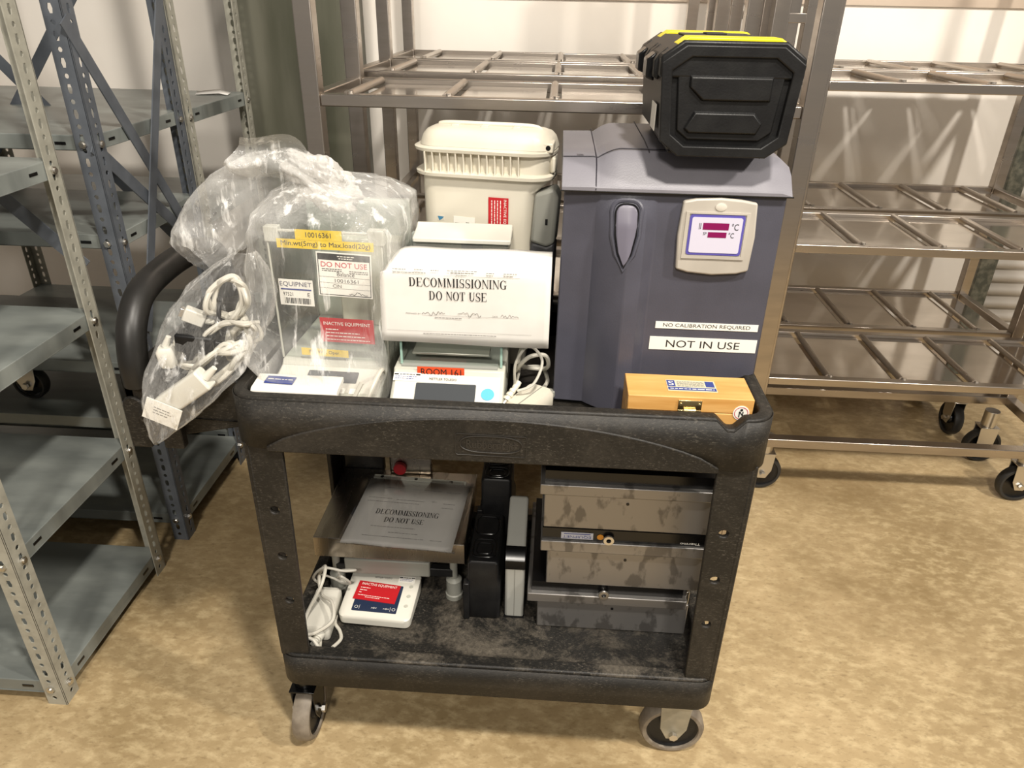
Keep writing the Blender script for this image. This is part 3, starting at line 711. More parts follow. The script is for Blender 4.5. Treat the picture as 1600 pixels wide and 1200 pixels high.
mb = MB(); mb.loft([[(x, y, zz) for x, zz in rg] for rg, y in ((ring_o, .008), (ring_o, -.004), (ring_i, -.004), (ring_i, .008))], wrap=True); mb.build('end_frame', M_black, tb, bevel=.0018, seg=3)
mb = MB(); pi2 = octo(.064, .070, .022, .118, .016, .018); mb.prism(pi2, 'y', .0005, .01); mb.build('end_panel', M_black, tb, bevel=.002)
def ridge(pts, nm='moulded_rib'):
    m2 = MB(); cx = sum(p[0] for p in pts) / len(pts); cz = sum(p[1] for p in pts) / len(pts)
    q = [(cx + (x - cx) * .94, cz + (zz - cz) * .80) for x, zz in pts]
    m2.loft([[(x, .002, zz) for x, zz in pts], [(x, -.004, zz) for x, zz in q]]); m2.build(nm, M_black, tb, bevel=.001)
ridge([(-.055, .105), (.056, .105), (.056, .072), (.034, .0715), (-.036, .0715), (-.055, .09)])
ridge([(-.044, .060), (.038, .060), (.050, .045), (.044, .030), (-.050, .030), (-.056, .036)])
for y0_, y1_ in ((.004, .05), (Dp - .065, Dp - .02)):
    mb = MB(); mb.prism([(-.075, .1395), (.075, .1395), (.058, .1495), (-.060, .1495)], 'y', y0_, y1_); mb.build('yellow_strip', M_yelp, tb, bevel=.002)['label'] = 'yellow plastic strip across the lid'
mb = MB(); mb.box(-.05, .05, .07, Dp - .085, .1455, .1485); mb.box(-.02, .01, .115, .145, .1485, .151); mb.build('lid_recess', mat('dark_grey', '2b2a29', .5), tb, bevel=.002)
for y in (.03, .115, .145, .235):
    mb = MB(); mb.prism([(-.094, .126), (-.099, .118), (-.099, .098), (-.092, .094), (-.082, .136)], 'y', y, y + .022); mb.build('lid_rib', M_black, tb, bevel=.002)
for y in (.06, .18):
    mb = MB(); mb.prism([(-.094, .127), (-.106, .118), (-.106, .094), (-.094, .090)], 'y', y, y + .045); mb.build('latch', M_gloss, tb, bevel=.002)
mb = MB(); mb.box(.094, .099, .02, .05, .098, .112); mb.build('hinge', M_gloss, tb, bevel=.001)
label(tb, 'side_label', .05, .035, Matrix.Translation((-.0895, .06, .045)) @ Matrix.Rotation(-PI / 2, 4, 'Y') @ Matrix.Rotation(-PI / 2, 4, 'Z'), M_wlab, [])

# ================================================================== WOODEN BOX
wb = thing('wooden_box', 'pale varnished wooden box with brass clasp, in the front right tray corner', 'box', (.2150, .9620, TZ))
mb = MB(); mb.box(-.092, .094, 0, .072, 0, .0617); mb.build('box_base', M_wood, wb, bevel=.0012)
mb = MB(); mb.box(-.092, .094, 0, .072, .0625, .0870); mb.build('box_lid', M_wood, wb, bevel=.0012)
mb = MB(); mb.box(-.0175, .0175, -.002, 0, .0670, .0825); mb.box(-.0175, .0175, -.002, 0, .0485, .0660); mb.cyl((-.009, -.004, .0665), (.009, -.004, .0665), .004, n=12); mb.box(-.008, .008, -.005, -.002, .050, .0675)
for x in (-.0135, .0135):
    for zz in (.0535, .0765): mb.cyl((x, -.0035, zz), (x, -.002, zz), .0022, n=10)
mb.build('clasp', M_brass, wb, bevel=.0005)['label'] = 'brass spring clasp'
label(wb, 'top_label', .074, .035, topface(.006, .036, .0870), mat('foil_label', 'cfc9ae', .35),
      [(M_blue, lambda b: (rect(b, -.036, -.024, -.004, .0155), rect(b, .022, .035, -.003, .015), rect(b, -.036, .036, -.0155, -.0065))),
       (M_wlab, lambda b: (text_fit(b, 'S', -.034, -.026, -.001, .0125), fine(b, -.033, .033, -.0125, .0022, 4))),
       (M_ink2, lambda b: [fine(b, -.021, .02, yy, .0012, int(yy * 9000)) for yy in (.011, .0075, .004, .0005, -.003)])], desc='blue and cream printed label')
label(wb, 'round_sticker', .024, .024, front(.077, 0, .0645), M_wlab, [(M_pink, lambda b: arc(b, 0, 0, .0102, .0102, .001, .001, 0, 360, 28)), (M_ink, lambda b: (rect(b, -.0035, -.0018, -.007, .003), rect(b, .0015, .0032, -.007, .003), quad(b, (-.0035, .003), (-.0015, .003), (.003, -.004), (.0015, -.004)), arc(b, 0, .0055, .0022, .0022, .0022, .0022, 0, 360, 10)))], round_='disc', desc='round white sticker with a small black figure')
mb = MB(); mb.box(-.05, .012, -.0012, 0, .042, .049); mb.build('front_plate', M_gloss, wb, bevel=.0003)

# ================================================================== CREAM CARRIER
cc = thing('storage_container', 'cream plastic lidded container with a ribbed rim, behind the balance and paper notice', 'container', (-.119, 1.228, TZ), rz=math.radians(-8))
cw, cd = .111, .094
def crr(s, y0=0, y1=None, r=.03, sx=0): return rrect(-cw * s, cw * s + sx, y0, y1 or cd, r, 6)
mb = MB(); mb.loft([[(x if x < 0 else x * rx_, y, zz) for x, y in crr(s, .012 * (1 - s) * 8, cd - .01 * (1 - s) * 8, .028)] for s, zz, rx_ in ((.95, 0, .68), (.96, .02, .68), (.99, .22, .74), (1.0, .318, .80), (1.0, .338, .97), (1.0, .385, 1))]); mb.build('tub', M_cream, cc, ang=50)
mb = MB(); ins = lambda dd: rrect(-cw - dd, cw + dd * .3, -dd, cd + dd * .5, .03 + dd, 6)
mb.loft([[(x, y, zz) for x, y in ins(dd)] for dd, zz in ((.0, .338), (.012, .341), (.013, .346), (.002, .349))])
mb.loft([[(x, y, zz) for x, y in ins(dd)] for dd, zz in ((.0, .378), (.013, .380), (.0145, .385), (.002, .388))]); mb.build('rim_flange', M_cream, cc, ang=50)
mb = MB()
for k in range(13):
    x = -.099 + k * .0132
    mb.prism([(-.012, .346), (0.002, .346), (.002, .380), (-.0125, .380), (-.012, .374), (-.0095, .366), (-.009, .352)], 'x', x, x + .0022)
mb.build('rim_rib', M_cream, cc, bevel=.0005)
mb = MB(); mb.loft([[(x, y, zz) for x, y in rrect(-cw + a, cw - a, a * .8, cd - a * .8, max(.03 - a * .3, .012), 6)] for a, zz in ((-.004, .388), (-.002, .396), (.001, .404), (.007, .411), (.016, .4145), (.03, .416))]); mb.build('lid', M_cream, cc, ang=50)
mb = MB(); mb.tube(spline([(-.09, .055, .415), (-.07, .052, .418), (0, .052, .4185), (.07, .052, .418), (.088, .045, .412), (.098, .025, .400), (.101, .012, .39)], 6), .004, 8)
for x in (-.062, -.012, .042): mb.box(x, x + .012, .03, .055, .413, .419)
mb.build('lid_strap', M_cream, cc, bevel=.0008)
mb = MB(); mb.prism([(.004, .385), (.03, .385), (.03, .403), (.004, .400)], 'x', .096, .114); mb.build('lid_ear', M_cream, cc, bevel=.002)
mb = MB(); mb.cyl((.106, .0035, .393), (.106, .012, .393), .004, n=14); mb.build('ear_hole', M_gloss, cc)
mb = MB(); mb.box(.108, .1145, .02, .06, .350, .378); mb.box(.110, .1165, .018, .03, .351, .376); mb.build('side_latch', M_cream, cc, bevel=.003)
mb = MB(); mb.prism([(.086, .318), (.118, .330), (.126, .314), (.122, .235), (.108, .228), (.08, .236)], 'y', .004, .05); mb.build('handle_cap', M_midg, cc, bevel=.006, seg=3)['label'] = 'grey side grip cap'
mb = MB(); mb.prism([(.08, .236), (.108, .23), (.122, .237), (.120, .10), (.108, .06), (.075, .07)], 'y', .008, .048); mb.build('side_grip', mat('charcoal_plastic', '3a3a3c', .45), cc, bevel=.006, seg=3)['label'] = 'charcoal side grip'
mb = MB(); mb.box(.106, .110, .0025, .0045, .268, .278); mb.build('grip_slot', M_gloss, cc)
def red_rot(b):
    b.T = b.T @ Matrix.Rotation(-PI / 2, 4, 'Z'); text_fit(b, 'INACTIVE EQUIPMENT', -.035, .035, .0085, .014)
    for i, yy in enumerate((.003, -.002, -.007, -.012)): fine(b, -.033, .033 - .012 * (i % 2), yy, .0014, i)
label(cc, 'red_label', .0345, .075, front(.026, -.0012, .272, 0), M_red, [(M_wlab, red_rot)], desc='red inactive equipment sticker turned sideways')
label(cc, 'white_label', .038, .022, front(-.034, -.0005, .262, -.03), M_wlab, [(M_ink, lambda b: (rect(b, -.016, -.007, -.006, 0), rect(b, .003, .009, -.006, .002), rect(b, .011, .016, -.006, -.001)))])
label(cc, 'blue_mark', .012, .009, front(-.076, .0008, .268, .1), M_cream, [(mat('teal_blue', '3d7ca0', .5), lambda b: quad(b, (-.005, .004), (.006, .002), (.003, -.001), (-.003, -.004)))])

# ================================================================== PRECISION BALANCE (bare)
pb = thing('precision_balance', 'light grey precision balance with a glass draft shield, under the draped paper notice', 'balance', (-.157, .968, TZ))
# local: x +-.087, y 0 .. .26
mb = MB(); mb.prism([(.0, .022), (.004, .012), (.236, .004), (.236, .075), (.075, .075), (.07, .066)], 'x', -.090, .090)
mb.build('base', M_grey, pb, bevel=.003)
mb = MB(); mb.prism([(-.001, .020), (.066, .0655), (.068, .0685), (.003, .0265)], 'x', -.085, .085); con = mb.build('console', M_white, pb, bevel=.002)
sl = math.atan2(.042, .065)
def cons(x, d): return Matrix.Translation((x, .003 + d * math.cos(sl), .0269 + d * math.sin(sl))) @ Matrix.Rotation(sl, 4, 'X')
shape(pb, 'display', rrect(-.050, .046, -.026, .026, .002), cons(-.0, .034), M_disp, .0012, 'dark blank display')
label(pb, 'round_dot', .021, .021, cons(.0655, .044), M_sky, [], round_='disc', desc='sky blue dot sticker')
mb = MB(); text_fit(mb, 'METTLER TOLEDO', -.022, .022, -.002, .002); mb.build('maker_name', mat('dark_ink', '3a3a3a', .6), pb, mx=cons(-.008, .068) @ Matrix.Translation((0, 0, .0008)), smooth=False)
label(pb, 'stock_label', .044, .015, cons(-.066, .070), M_wlab, [(M_ink, lambda b: (rect(b, -.021, -.014, .003, .0055), rect(b, .014, .021, .003, .0055), fine(b, -.012, .012, .0035, .0014, 3))), (M_blue, lambda b: (fine(b, -.019, .017, -.0005, .001, 8), fine(b, -.019, .012, -.004, .001, 9)))])
mb = MB(); mb.box(-.078, .078, .078, .232, .075, .0775); mb.build('weighing_chamber_floor', mat('chamber_floor', '9a9b94', .5), pb)
label(pb, 'room_label', .076, .0165, front(-.013, .0715, .0705) @ Matrix.Translation((0, .001, .0)), M_orange, [(M_ink, lambda b: text_fit(b, 'ROOM 161', -.032, .033, -.0062, .0055))], desc='orange room number label')
mb = MB(); mb.box(-.062, .064, .090, .205, .092, .0965); mb.cyl((0, .15, .077), (0, .15, .093), .02); mb.build('weighing_pan', mat('satin_pan', (.72, .68, .61), .4, .7), pb, bevel=.0015)
# shield panes and frame
GY0, GY1, GX0, GX1, GZ = .085, .235, -.080, .085, .246
for nm, b in (('front_pane', (GX0, GX1, GY0, GY0 + .003)), ('left_pane', (GX0, GX0 + .003, GY0 + .003, GY1)), ('right_pane', (GX1 - .003, GX1, GY0 + .003, GY1))):
    MB().box(*b, .077, GZ).build('glass_pane', M_glass, pb, smooth=False)
MB().box(GX0, GX1, GY0, GY1 - .03, GZ - .003, GZ).build('glass_pane', M_glass, pb, smooth=False)
mb = MB()
for x in (GX0 + .0015, GX1 - .0015): mb.box(x - .0018, x + .0018, GY0 - .0006, GY0 + .0035, .077, GZ)
mb.build('pane_edge', M_gedge, pb, smooth=False)['label'] = 'pale green glass edges'
mb = MB(); mb.box(GX0, GX1, GY1 - .012, GY1, .077, GZ + .008); mb.build('rear_panel', mat('grey_clear', 'aeb4ae', .3), pb, bevel=.001)
mb = MB(); mb.prism([(.195, .254), (.237, .262), (.247, .268), (.247, .256), (.247, .243), (.24, .243), (.24, .250), (.195, .246)], 'x', GX0 + .006, GX1 + .004); mb.build('shield_cap', M_white, pb, bevel=.002)
label(pb, 'blue_plate', .036, .011, front(.022, .2225, .232), mat('slate_blue', '6d7690', .4), [])

# ================================================================== DRAPED NOTICE on the balance
nt = thing('paper_notice', 'white decommissioning notice draped over the front of the glass-shielded balance', 'paper', (-.131, 1.0435, .8685))
# local frame: x -.131 .. .131, hangs in the plane y=0, z 0 .. .14, then folds back over the shield
prof = [(0.0, -.003), (-.001, .03), (-.0012, .07), (-.0012, .105), (0, .116), (.003, .1225), (.010, .1265), (.022, .1280), (.05, .1290), (.075, .1292)]
# the shield top is at z = .9975 (local .1375)
rows = []
for k, (y, zz) in enumerate(prof):
    row = []
    for j in range(15):
        s = j / 14; x = -.131 + .263 * s
        curl = max(0, (.10 - s) / .10) ** 1.5 * (1 if k > 3 else k / 4); lift = .003 * math.sin(s * 7 + k) * (1 if k < 7 else .4)
        row.append((x + .010 * curl * (k / 9), y - .0006 * (1 + math.sin(s * 9 + k * .3)) * (k < 6), zz - .014 * curl * (k > 4) + .0016 * math.sin(s * 5 + 1) * (k == 0) + .001 * (k > 6) * (1 + math.sin(s * 11))))
    rows.append(row)
mb = MB(); mb.grid(rows); mb.build('sheet', M_paper, nt, solid=.0004, subsurf=1)
PT = Matrix.Translation((0, -.0029, 0)) @ FRONT
mb = MB(); serif_fit(mb, 'DECOMMISSIONING', -.084, .066, .0925, .1065); serif_fit(mb, 'DO NOT USE', -.054, .036, .0715, .0855); mb.build('lettering', M_ink, nt, mx=PT, smooth=False)
mb = MB()
for x0_, x1_, y_, s_ in ((-.108, -.088, .1185, 1), (-.108, -.058, .1135, 2), (-.075, -.062, .1185, 3), (-.05, -.038, .1180, 4), (-.025, .02, .1185, 5), (-.02, .015, .1155, 6), (-.012, .004, .112, 7), (.034, .046, .1165, 8), (.034, .044, .1125, 9), (.06, .08, .1165, 10), (.06, .075, .1125, 11), (-.065, .05, .014, 12)): fine(mb, x0_, x1_, y_, .0011, s_)
rect(mb, -.03, .085, .1104, .1107); rect(mb, -.122, .105, .0185, .0188); rect(mb, -.066, .085, .0455, .0458); fine(mb, -.046, -.004, .0415, .0011, 20)
text_fit(mb, 'PREPARED BY', -.091, -.068, .0465, .0488); text_fit(mb, 'DATE', .044, .052, .0465, .0488)
scrawl(mb, -.066, -.03, .0465, .006, 3); scrawl(mb, -.01, .026, .0455, .007, 5); scrawl(mb, .057, .084, .0465, .005, 8, .0003)
mb.build('fine_print', M_ink2, nt, mx=PT, smooth=False)

# ================================================================== POWER SUPPLY by the balance
def cable(name, label_, pts, r, m, group=None, parent=None, n=7, cat='cable', closed=False):
    o = MB(); o.tube(spline(pts, n, closed), r, 8, closed=closed); ob = o.build(name, m, parent)
    if not parent: tag(ob, label_, cat, group)
    return ob
ad = thing('power_adapter', 'off-white mains adapter lying right of the balance on the top shelf', 'power adapter', (-.026, 1.048, TZ), rz=math.radians(-30))
mb = MB(); mb.loft([[(x, y, zz) for x, y in rrect(-.024 + a, .024 - a, -.042 + a, .042 - a, .008, 4)] for a, zz in ((.002, 0), (0, .004), (0, .024), (.004, .032))]); mb.build('case', M_cream, ad, ang=50)
mb = MB(); mb.tube([(-.024 + .002, -.043, .016), (.0225, -.043, .016)], .0008, 5); mb.tube([(.002, -.042, .0326), (.002, .042, .0326)], .0008, 5); mb.build('case_seam', M_midg, ad)
MB().box(.004, .018, .04, .058, .010, .022).build('mains_socket', M_midg, ad, bevel=.002)
cable('power_cable', 'off-white cable looping behind the mains adapter beside the instrument', [(-.002, 1.11, .762), (.002, 1.13, .765), (-.01, 1.17, .768), (-.045, 1.15, .775), (-.052, 1.09, .80), (-.03, 1.07, .835), (-.004, 1.09, .83), (.002, 1.11, .80), (-.015, 1.13, .785), (-.048, 1.12, .80), (-.035, 1.13, .845), (-.004, 1.16, .868)], .0036, M_cable)
cable('power_cable', 'thin off-white cable curling up between the balance and the instrument', [(-.046, 1.040, .788), (-.02, 1.045, .80), (-.008, 1.06, .835), (-.03, 1.06, .86), (-.05, 1.06, .83), (-.052, 1.07, .79), (-.05, 1.08, .78), (-.045, 1.15, .80), (-.052, 1.2, .84), (-.035, 1.205, .86)], .0024, M_cable)
pl = thing('cable_plug', 'cream ribbed cable plug leaning on the mains adapter', 'plug', (-.060, 1.030, .776), rz=.3)
mb = MB()
for k in range(5): mb.cyl((-.004 + .006 * k, .005 * k, .004 * k), (-.0005 + .006 * k, .003 + .005 * k, .0028 + .004 * k), .0066 - .0005 * k, n=12)
mb.cyl((-.004, 0, 0), (.022, .021, .017), .0045, n=12); mb.build('grip', M_cream, pl)
mb = MB(); mb.cyl((-.004, 0, 0), (-.014, -.008, -.006), .004, n=12); mb.build('connector_tip', M_zinc, pl)

# ================================================================== BAGGED ANALYTICAL BALANCE
ab = thing('analytical_balance', 'glass-chambered analytical balance covered in labels inside the big clear bag', 'balance', (-.355, 1.09, TZ), rz=math.radians(-1.5))
# local: x -.093 .. .09, y 0 .. .22, z 0 .. .287
mb = MB(); mb.prism([(-.095, .018), (-.09, .005), (.22, .005), (.22, .06), (-.005, .06), (-.012, .052), (-.09, .034)], 'x', -.092, .090); mb.build('base', M_grey, ab, bevel=.003)
for nm, b in (('p', (-.094, .092, 0, .003, .062, .275)), ('p', (-.094, -.091, .004, .2, .062, .275)), ('p', (.089, .092, .004, .2, .062, .275)), ('p', (-.094, .092, .0, .2, .277, .280))):
    MB().box(*b).build('glass_pane', M_glass, ab, smooth=False)
mb = MB(); mb.box(-.095, -.072, -.004, .012, .262, .286); mb.box(.070, .095, -.004, .012, .262, .286);  mb.box(-.093, .091, -.002, .002, .278, .282)
mb.box(-.093, -.090, -.002, .002, .06, .28); mb.box(.089, .092, -.002, .002, .06, .28); mb.build('shield_frame', M_grey, ab, bevel=.001)
mb = MB(); mb.box(-.02, .03, .11, .14, .06, .20); mb.box(-.03, .085, .15, .185, .06, .225); mb.build('weighing_column', M_cream, ab, bevel=.003)
mb = MB(); mb.box(-.095, .095, .19, .205, .06, .286); mb.build('rear_panel', mat('pale_green_grey', 'b9bdb2', .4), ab, bevel=.001)
mb = MB(); mb.lathe([(0, 0), (.03, 0), (.032, .003), (0, .003)], (0, .08, .085), 'z', 28); mb.cyl((0, .08, .06), (0, .08, .086), .005); mb.build('weighing_pan', M_zinc, ab)
mb = MB(); mb.prism([(-.105, .022), (-.02, .052), (-.018, .056), (-.106, .027)], 'x', -.088, .086); mb.build('console', M_white, ab, bevel=.002)
sa = math.atan2(.030, .086)
def acon(x, d): return Matrix.Translation((x, -.1045 + d * math.cos(sa), .0275 + d * math.sin(sa))) @ Matrix.Rotation(sa, 4, 'X')
shape(ab, 'display', rrect(-.042, .042, -.012, .012, .002), acon(.005, .066), M_disp, .0012, 'dark blank display')
mb = MB()
for x in (-.06, -.035, -.01, .015, .04): mb.box(x, x + .018, -.006, .006, 0, .0012)
mb.build('keypad', M_wlab, ab, mx=acon(0, .036), bevel=.0005)
label(ab, 'grey_label', .03, .012, acon(.035, .018), mat('label_grey', 'a9a8a6', .5), [(M_ink2, lambda b: (fine(b, -.012, .012, .002, .0012, 2), fine(b, -.012, .008, -.003, .0012, 5)))])
def AL(x, zz, rot=0): return front(x + .355, -.0045, zz - TZ, rot)
label(ab, 'yellow_label', .074, .0165, AL(-.362, 1.021, -.005), M_yel, [(M_ink, lambda b: text_fit(b, '10016361', -.020, .020, -.0035, .0045))], desc='yellow label numbered 10016361')
label(ab, 'yellow_label', .154, .0145, AL(-.353, 1.006, -.008), M_yel, [(M_ink, lambda b: text_fit(b, 'Min.wt(5mg) to Max.load(20g)', -.070, .072, -.005, .005))], desc='long yellow weighing range label')
def dnu(b):
    t_ = .0012; rect(b, -.042, .042, .024, .0345)
    rect(b, -.042, .042, -.0345, -.0345 + t_); rect(b, -.042, -.042 + t_, -.0345, .034); rect(b, .042 - t_, .042, -.0345, .034)
    for yy in (-.004, -.014, -.023): rect(b, -.041, .041, yy, yy + .0004)
    text_fit(b, 'Balance', -.012, .016, -.002, .005); text_fit(b, '10016361', -.016, .022, -.0125, -.0065); text_fit(b, 'CIN', -.02, -.006, -.0215, -.016); scrawl(b, .006, .036, -.032, .005, 4)
    for i, yy in enumerate((.0085, .0055)): fine(b, -.036, -.004, yy, .0012, i); fine(b, .008, .038, yy - .002, .0012, i + 7)
label(ab, 'white_label', .088, .073, AL(-.326, .958, -.03), M_wlab, [(M_ink, dnu), (M_pink, lambda b: text_fit(b, 'DO NOT USE', -.037, .037, .0125, .021)), (M_wlab, lambda b: (fine(b, -.010, .018, .030, .0014, 3), fine(b, -.008, .014, .0265, .0014, 4)))], desc='white do not use label with black border')
def bars(b):
    r = random.Random(3); x = -.02
    while x < .022: w = r.choice((.0006, .0011, .0018)); rect(b, x, x + w, -.019, -.009); x += w + r.choice((.0006, .001, .0014))
    text_fit(b, '97521', -.022, -.006, -.006, .0005); text_fit(b, 'E', .018, .022, -.006, .0005)
label(ab, 'barcode_label', .056, .044, AL(-.408, .925, -.02), M_wlab, [(M_ink, bars), (mat('slate_ink', '585a70', .5), lambda b: text_fit(b, 'EQUIPNET', -.026, .026, .0095, .0185)), (M_blue, lambda b: rect(b, -.025, .025, .0045, .0068))], desc='white barcode label')
label(ab, 'red_label', .090, .043, AL(-.330, .862, -.01), M_red, [(M_wlab, lambda b: (text_fit(b, 'INACTIVE EQUIPMENT', -.039, .039, .008, .015), fine(b, -.036, -.015, .001, .0014, 1), fine(b, -.036, .02, -.005, .0014, 2), fine(b, -.036, .03, -.011, .0014, 5), fine(b, -.036, .037, -.017, .0012, 6)))], desc='red inactive equipment sticker')
label(ab, 'yellow_label', .080, .013, AL(-.372, .820, -.02), M_yel, [(M_ink, lambda b: text_fit(b, 'Min.WT. Oper.', -.026, .026, -.0035, .004))], desc='short yellow minimum weight label')
# things lying at the foot of the bagged balance
def sheet(name, label_, pts, m, cat='paper'):
    o = MB(); o.prism([(p[0], p[1]) for p in pts], 'z', 0, .0015); ob = o.build(name, m, smooth=False); return ob
o = MB(); o.loft([[(-.47, .968, .805), (-.30, .962, .803), (-.30, .966, .809), (-.47, .972, .811)], [(-.50, .985, .806), (-.29, .978, .804), (-.29, .98, .809), (-.50, .987, .812)]])
# instruction booklet: white, leaning against the rim
bk = thing('booklet', 'white instruction booklet with blue print inside the bag, leaning on the tray rim', 'booklet', (-.385, .962, .747))
mb = MB(); mb.prism([(0, .008), (.002, .062), (.006, .066), (.046, .070), (.046, .062), (.012, .056), (.010, .0)], 'x', -.070, .065); mb.build('cover', M_wlab, bk, bevel=.001)
label(bk, 'printed_patch', .046, .020, topface(-.03, .026, .0695, -.05) @ Matrix.Rotation(.09, 4, 'X'), M_blue, [(M_wlab, lambda b: fine(b, -.02, .02, 0, .002, 2))])
o.bm.free()
cable('power_cable', 'white cable coiled at the foot of the bagged balance', [(-.30, 1.02, .752), (-.29, .985, .765), (-.278, .975, .79), (-.268, .985, .815), (-.262, 1.02, .825), (-.268, 1.05, .80), (-.285, 1.03, .76), (-.31, .99, .755), (-.305, .972, .78), (-.285, .985, .82)], .0035, M_cable)

# ---- the big clear bag
def film_ring(c, hx, hy, n=4, N=96, rot=0, amp=.006, zf=0, pleat=0, seed=0):
    out = []
    for k in range(N):
        a = 2 * PI * k / N + rot; ca, sa_ = math.cos(a), math.sin(a)
        q = (abs(ca) ** n + abs(sa_) ** n) ** (-1 / n)
        p = Vector((hx * q * ca, hy * q * sa_, 0)); d = p.normalized() if p.length else p
        w = noise.noise(Vector((ca * 2.3 + seed, sa_ * 2.3, c[2] * 14))) + .7 * abs(noise.noise(Vector((ca * 5 + seed, sa_ * 5, c[2] * 26)))) * 2 - .7
        p += d * (amp * w + pleat * math.cos(k * 2 * PI / N * 14 + seed))
        out.append((c[0] + p.x, c[1] + p.y, c[2] + zf * (noise.noise(Vector((ca * 3, sa_ * 3, seed))) )))
    return out
def interp(keys, n):
    P = []
    for i in range(len(keys) - 1):
        for k in range(n):
            t_ = k / n; t_ = t_; P.append([a + (b - a) * t_ for a, b in zip(keys[i], keys[i + 1])])
    P.append(list(keys[-1])); return P
keys = [  # cx, cy, cz, hx, hy, squareness, amp, pleat
    (-.360, 1.165, .7475, .096, .185, 6, .0006, 0), (-.360, 1.163, .757, .098, .190, 6, .0008, 0), (-.360, 1.163, .808, .098, .188, 6, .001, 0), (-.376, 1.166, .838, .119, .182, 5, .004, 0), (-.374, 1.172, .90, .119, .172, 4.5, .005, 0),
    (-.362, 1.175, .97, .122, .168, 4, .007, .001), (-.352, 1.175, 1.03, .124, .160, 3.5, .007, .0015), (-.350, 1.172, 1.056, .118, .148, 3, .008, .002), (-.352, 1.165, 1.078, .092, .115, 2.4, .008, .004),
    (-.358, 1.158, 1.092, .055, .062, 2, .006, .005), (-.362, 1.155, 1.102, .026, .028, 2, .004, .004)]
mb = MB(); mb.loft([film_ring((k[0], k[1], k[2]), k[3], k[4], k[5], amp=k[6], pleat=k[7], seed=1.7) for k in interp(keys, 6)], caps=False)
bag = tag(mb.build('plastic_bag', M_film, ang=180), 'big knotted clear plastic bag around the analytical balance, left on the top shelf', 'bag')
# knot
mb = MB(); N = 64; rr = []
for i in range(33):
    th = PI * i / 32; row = []
    for k in range(N):
        a = 2 * PI * k / N; d = Vector((math.sin(th) * math.cos(a), math.sin(th) * math.sin(a), math.cos(th)))
        w = .92 + .30 * noise.noise(d * 2.2 + Vector((3, 1, 7))) + .16 * (1 - 3 * abs(noise.noise(Vector((d.x * 2.5, d.y * 4, d.z * 7)) + Vector((1, 5, 2))))) + .06 * noise.noise(d * 11)
        row.append((-.366 + d.x * .058 * w, 1.135 + d.y * .036 * w, 1.092 + d.z * .038 * w - d.x * .024))
    rr.append(row)
mb.grid(rr, closed=True); mb.build('gathered_knot', M_knot, bag, ang=180)['label'] = 'crumpled whitish knot'
# flap thrown up and to the left
keys = [(-.372, 1.135, 1.095, .030, 0), (-.41, 1.13, 1.098, .045, .0), (-.455, 1.125, 1.082, .052, .0), (-.50, 1.12, 1.055, .056, .0), (-.535, 1.115, 1.025, .054, .0), (-.565, 1.11, .995, .046, .0), (-.585, 1.108, .972, .036, 0)]
rows = []; KK = interp(keys, 7)
for i, k in enumerate(KK):
    d = Vector(KK[min(i + 1, len(KK) - 1)][:3]) - Vector(KK[max(i - 1, 0)][:3]); d.normalize(); s = d.cross(Vector((0, 1, 0))).normalized(); ring = []
    for j in range(48):
        a = 2 * PI * j / 48; w = .6 * noise.noise(Vector((math.cos(a) * 2, math.sin(a) * 2, i * .25))) + 1.0 * abs(noise.noise(Vector((math.cos(a) * 5, math.sin(a) * 5, i * .12 + 4))))
        ring.append(Vector(k[:3]) + s * math.cos(a) * k[3] * (1 + .10 * w) + Vector((0, 1, 0)) * math.sin(a) * (.020 + .012 * math.cos(i * .2)) * (1 + .5 * w))
    rows.append(ring)
mb = MB(); mb.grid(rows, closed=True); mb.build('bag_mouth', M_film, bag, ang=180)
rows = []
for i in range(13):
    s = i / 12; c = Vector((-.385, 1.135, 1.10)).lerp(Vector((-.485, 1.10, 1.150)), s); h = .026 + .034 * math.sin(s * PI * .7); row = []
    for j in range(15):
        q = j / 14 - .5; w = noise.noise(Vector((q * 5, s * 3, 2.2)))
        row.append(c + Vector((.62, 0, .75)) * q * h * 2 * (1 - .35 * s) + Vector((0, 1, 0)) * (.02 * w + .014 * math.sin(q * 9)) + Vector((0, 0, .012 * math.sin(s * 5))))
    rows.append(row)
mb = MB(); mb.grid(rows); mb.build('bag_tail', M_tail, bag, ang=180)

# ---- the smaller bag with cables, hanging over the handle end
keys = [(-.470, 1.06, 1.0, .016, .012), (-.482, 1.058, .975, .045, .034), (-.500, 1.05, .94, .072, .045), (-.520, 1.04, .90, .088, .05), (-.536, 1.018, .86, .082, .050), (-.550, .992, .826, .074, .044), (-.568, .956, .79, .058, .026), (-.590, .954, .755, .040, .020), (-.610, .954, .725, .018, .012), (-.620, .954, .709, .004, .004)]
mb = MB(); mb.loft([film_ring(tuple(k[:3]), k[3], k[4], 2.2, N=72, amp=min(.008, k[3] * .2), seed=5.1) for k in interp(keys, 6)], caps=False)
tag(mb.build('plastic_bag', M_film2, ang=180), 'smaller clear plastic bag of cables hanging over the cart handle end', 'bag')
def bundle(name, label_, c, ax, bx, rx, ry, turns, r, m, seed, jit=.006):
    rd = random.Random(seed); ax = Vector(ax).normalized(); bx = Vector(bx); bx = (bx - ax * bx.dot(ax)).normalized(); cx_ = ax.cross(bx); c = Vector(c); P = []
    for k in range(int(turns * 8)):
        a = 2 * PI * k / 8; P.append(c + ax * rx * math.cos(a) + bx * ry * math.sin(a) + Vector([rd.uniform(-jit, jit) for _ in range(3)]) + cx_ * rd.uniform(-.010, .010))
    return cable(name, label_, P, r, m, 'cables in the hanging bag', n=5)
bundle('power_cable', 'coil of white cable at the top of the hanging bag', (-.497, 1.03, .930), (.35, 0, .6), (1, .2, -.5), .036, .024, 3.6, .0042, M_cable, 3)
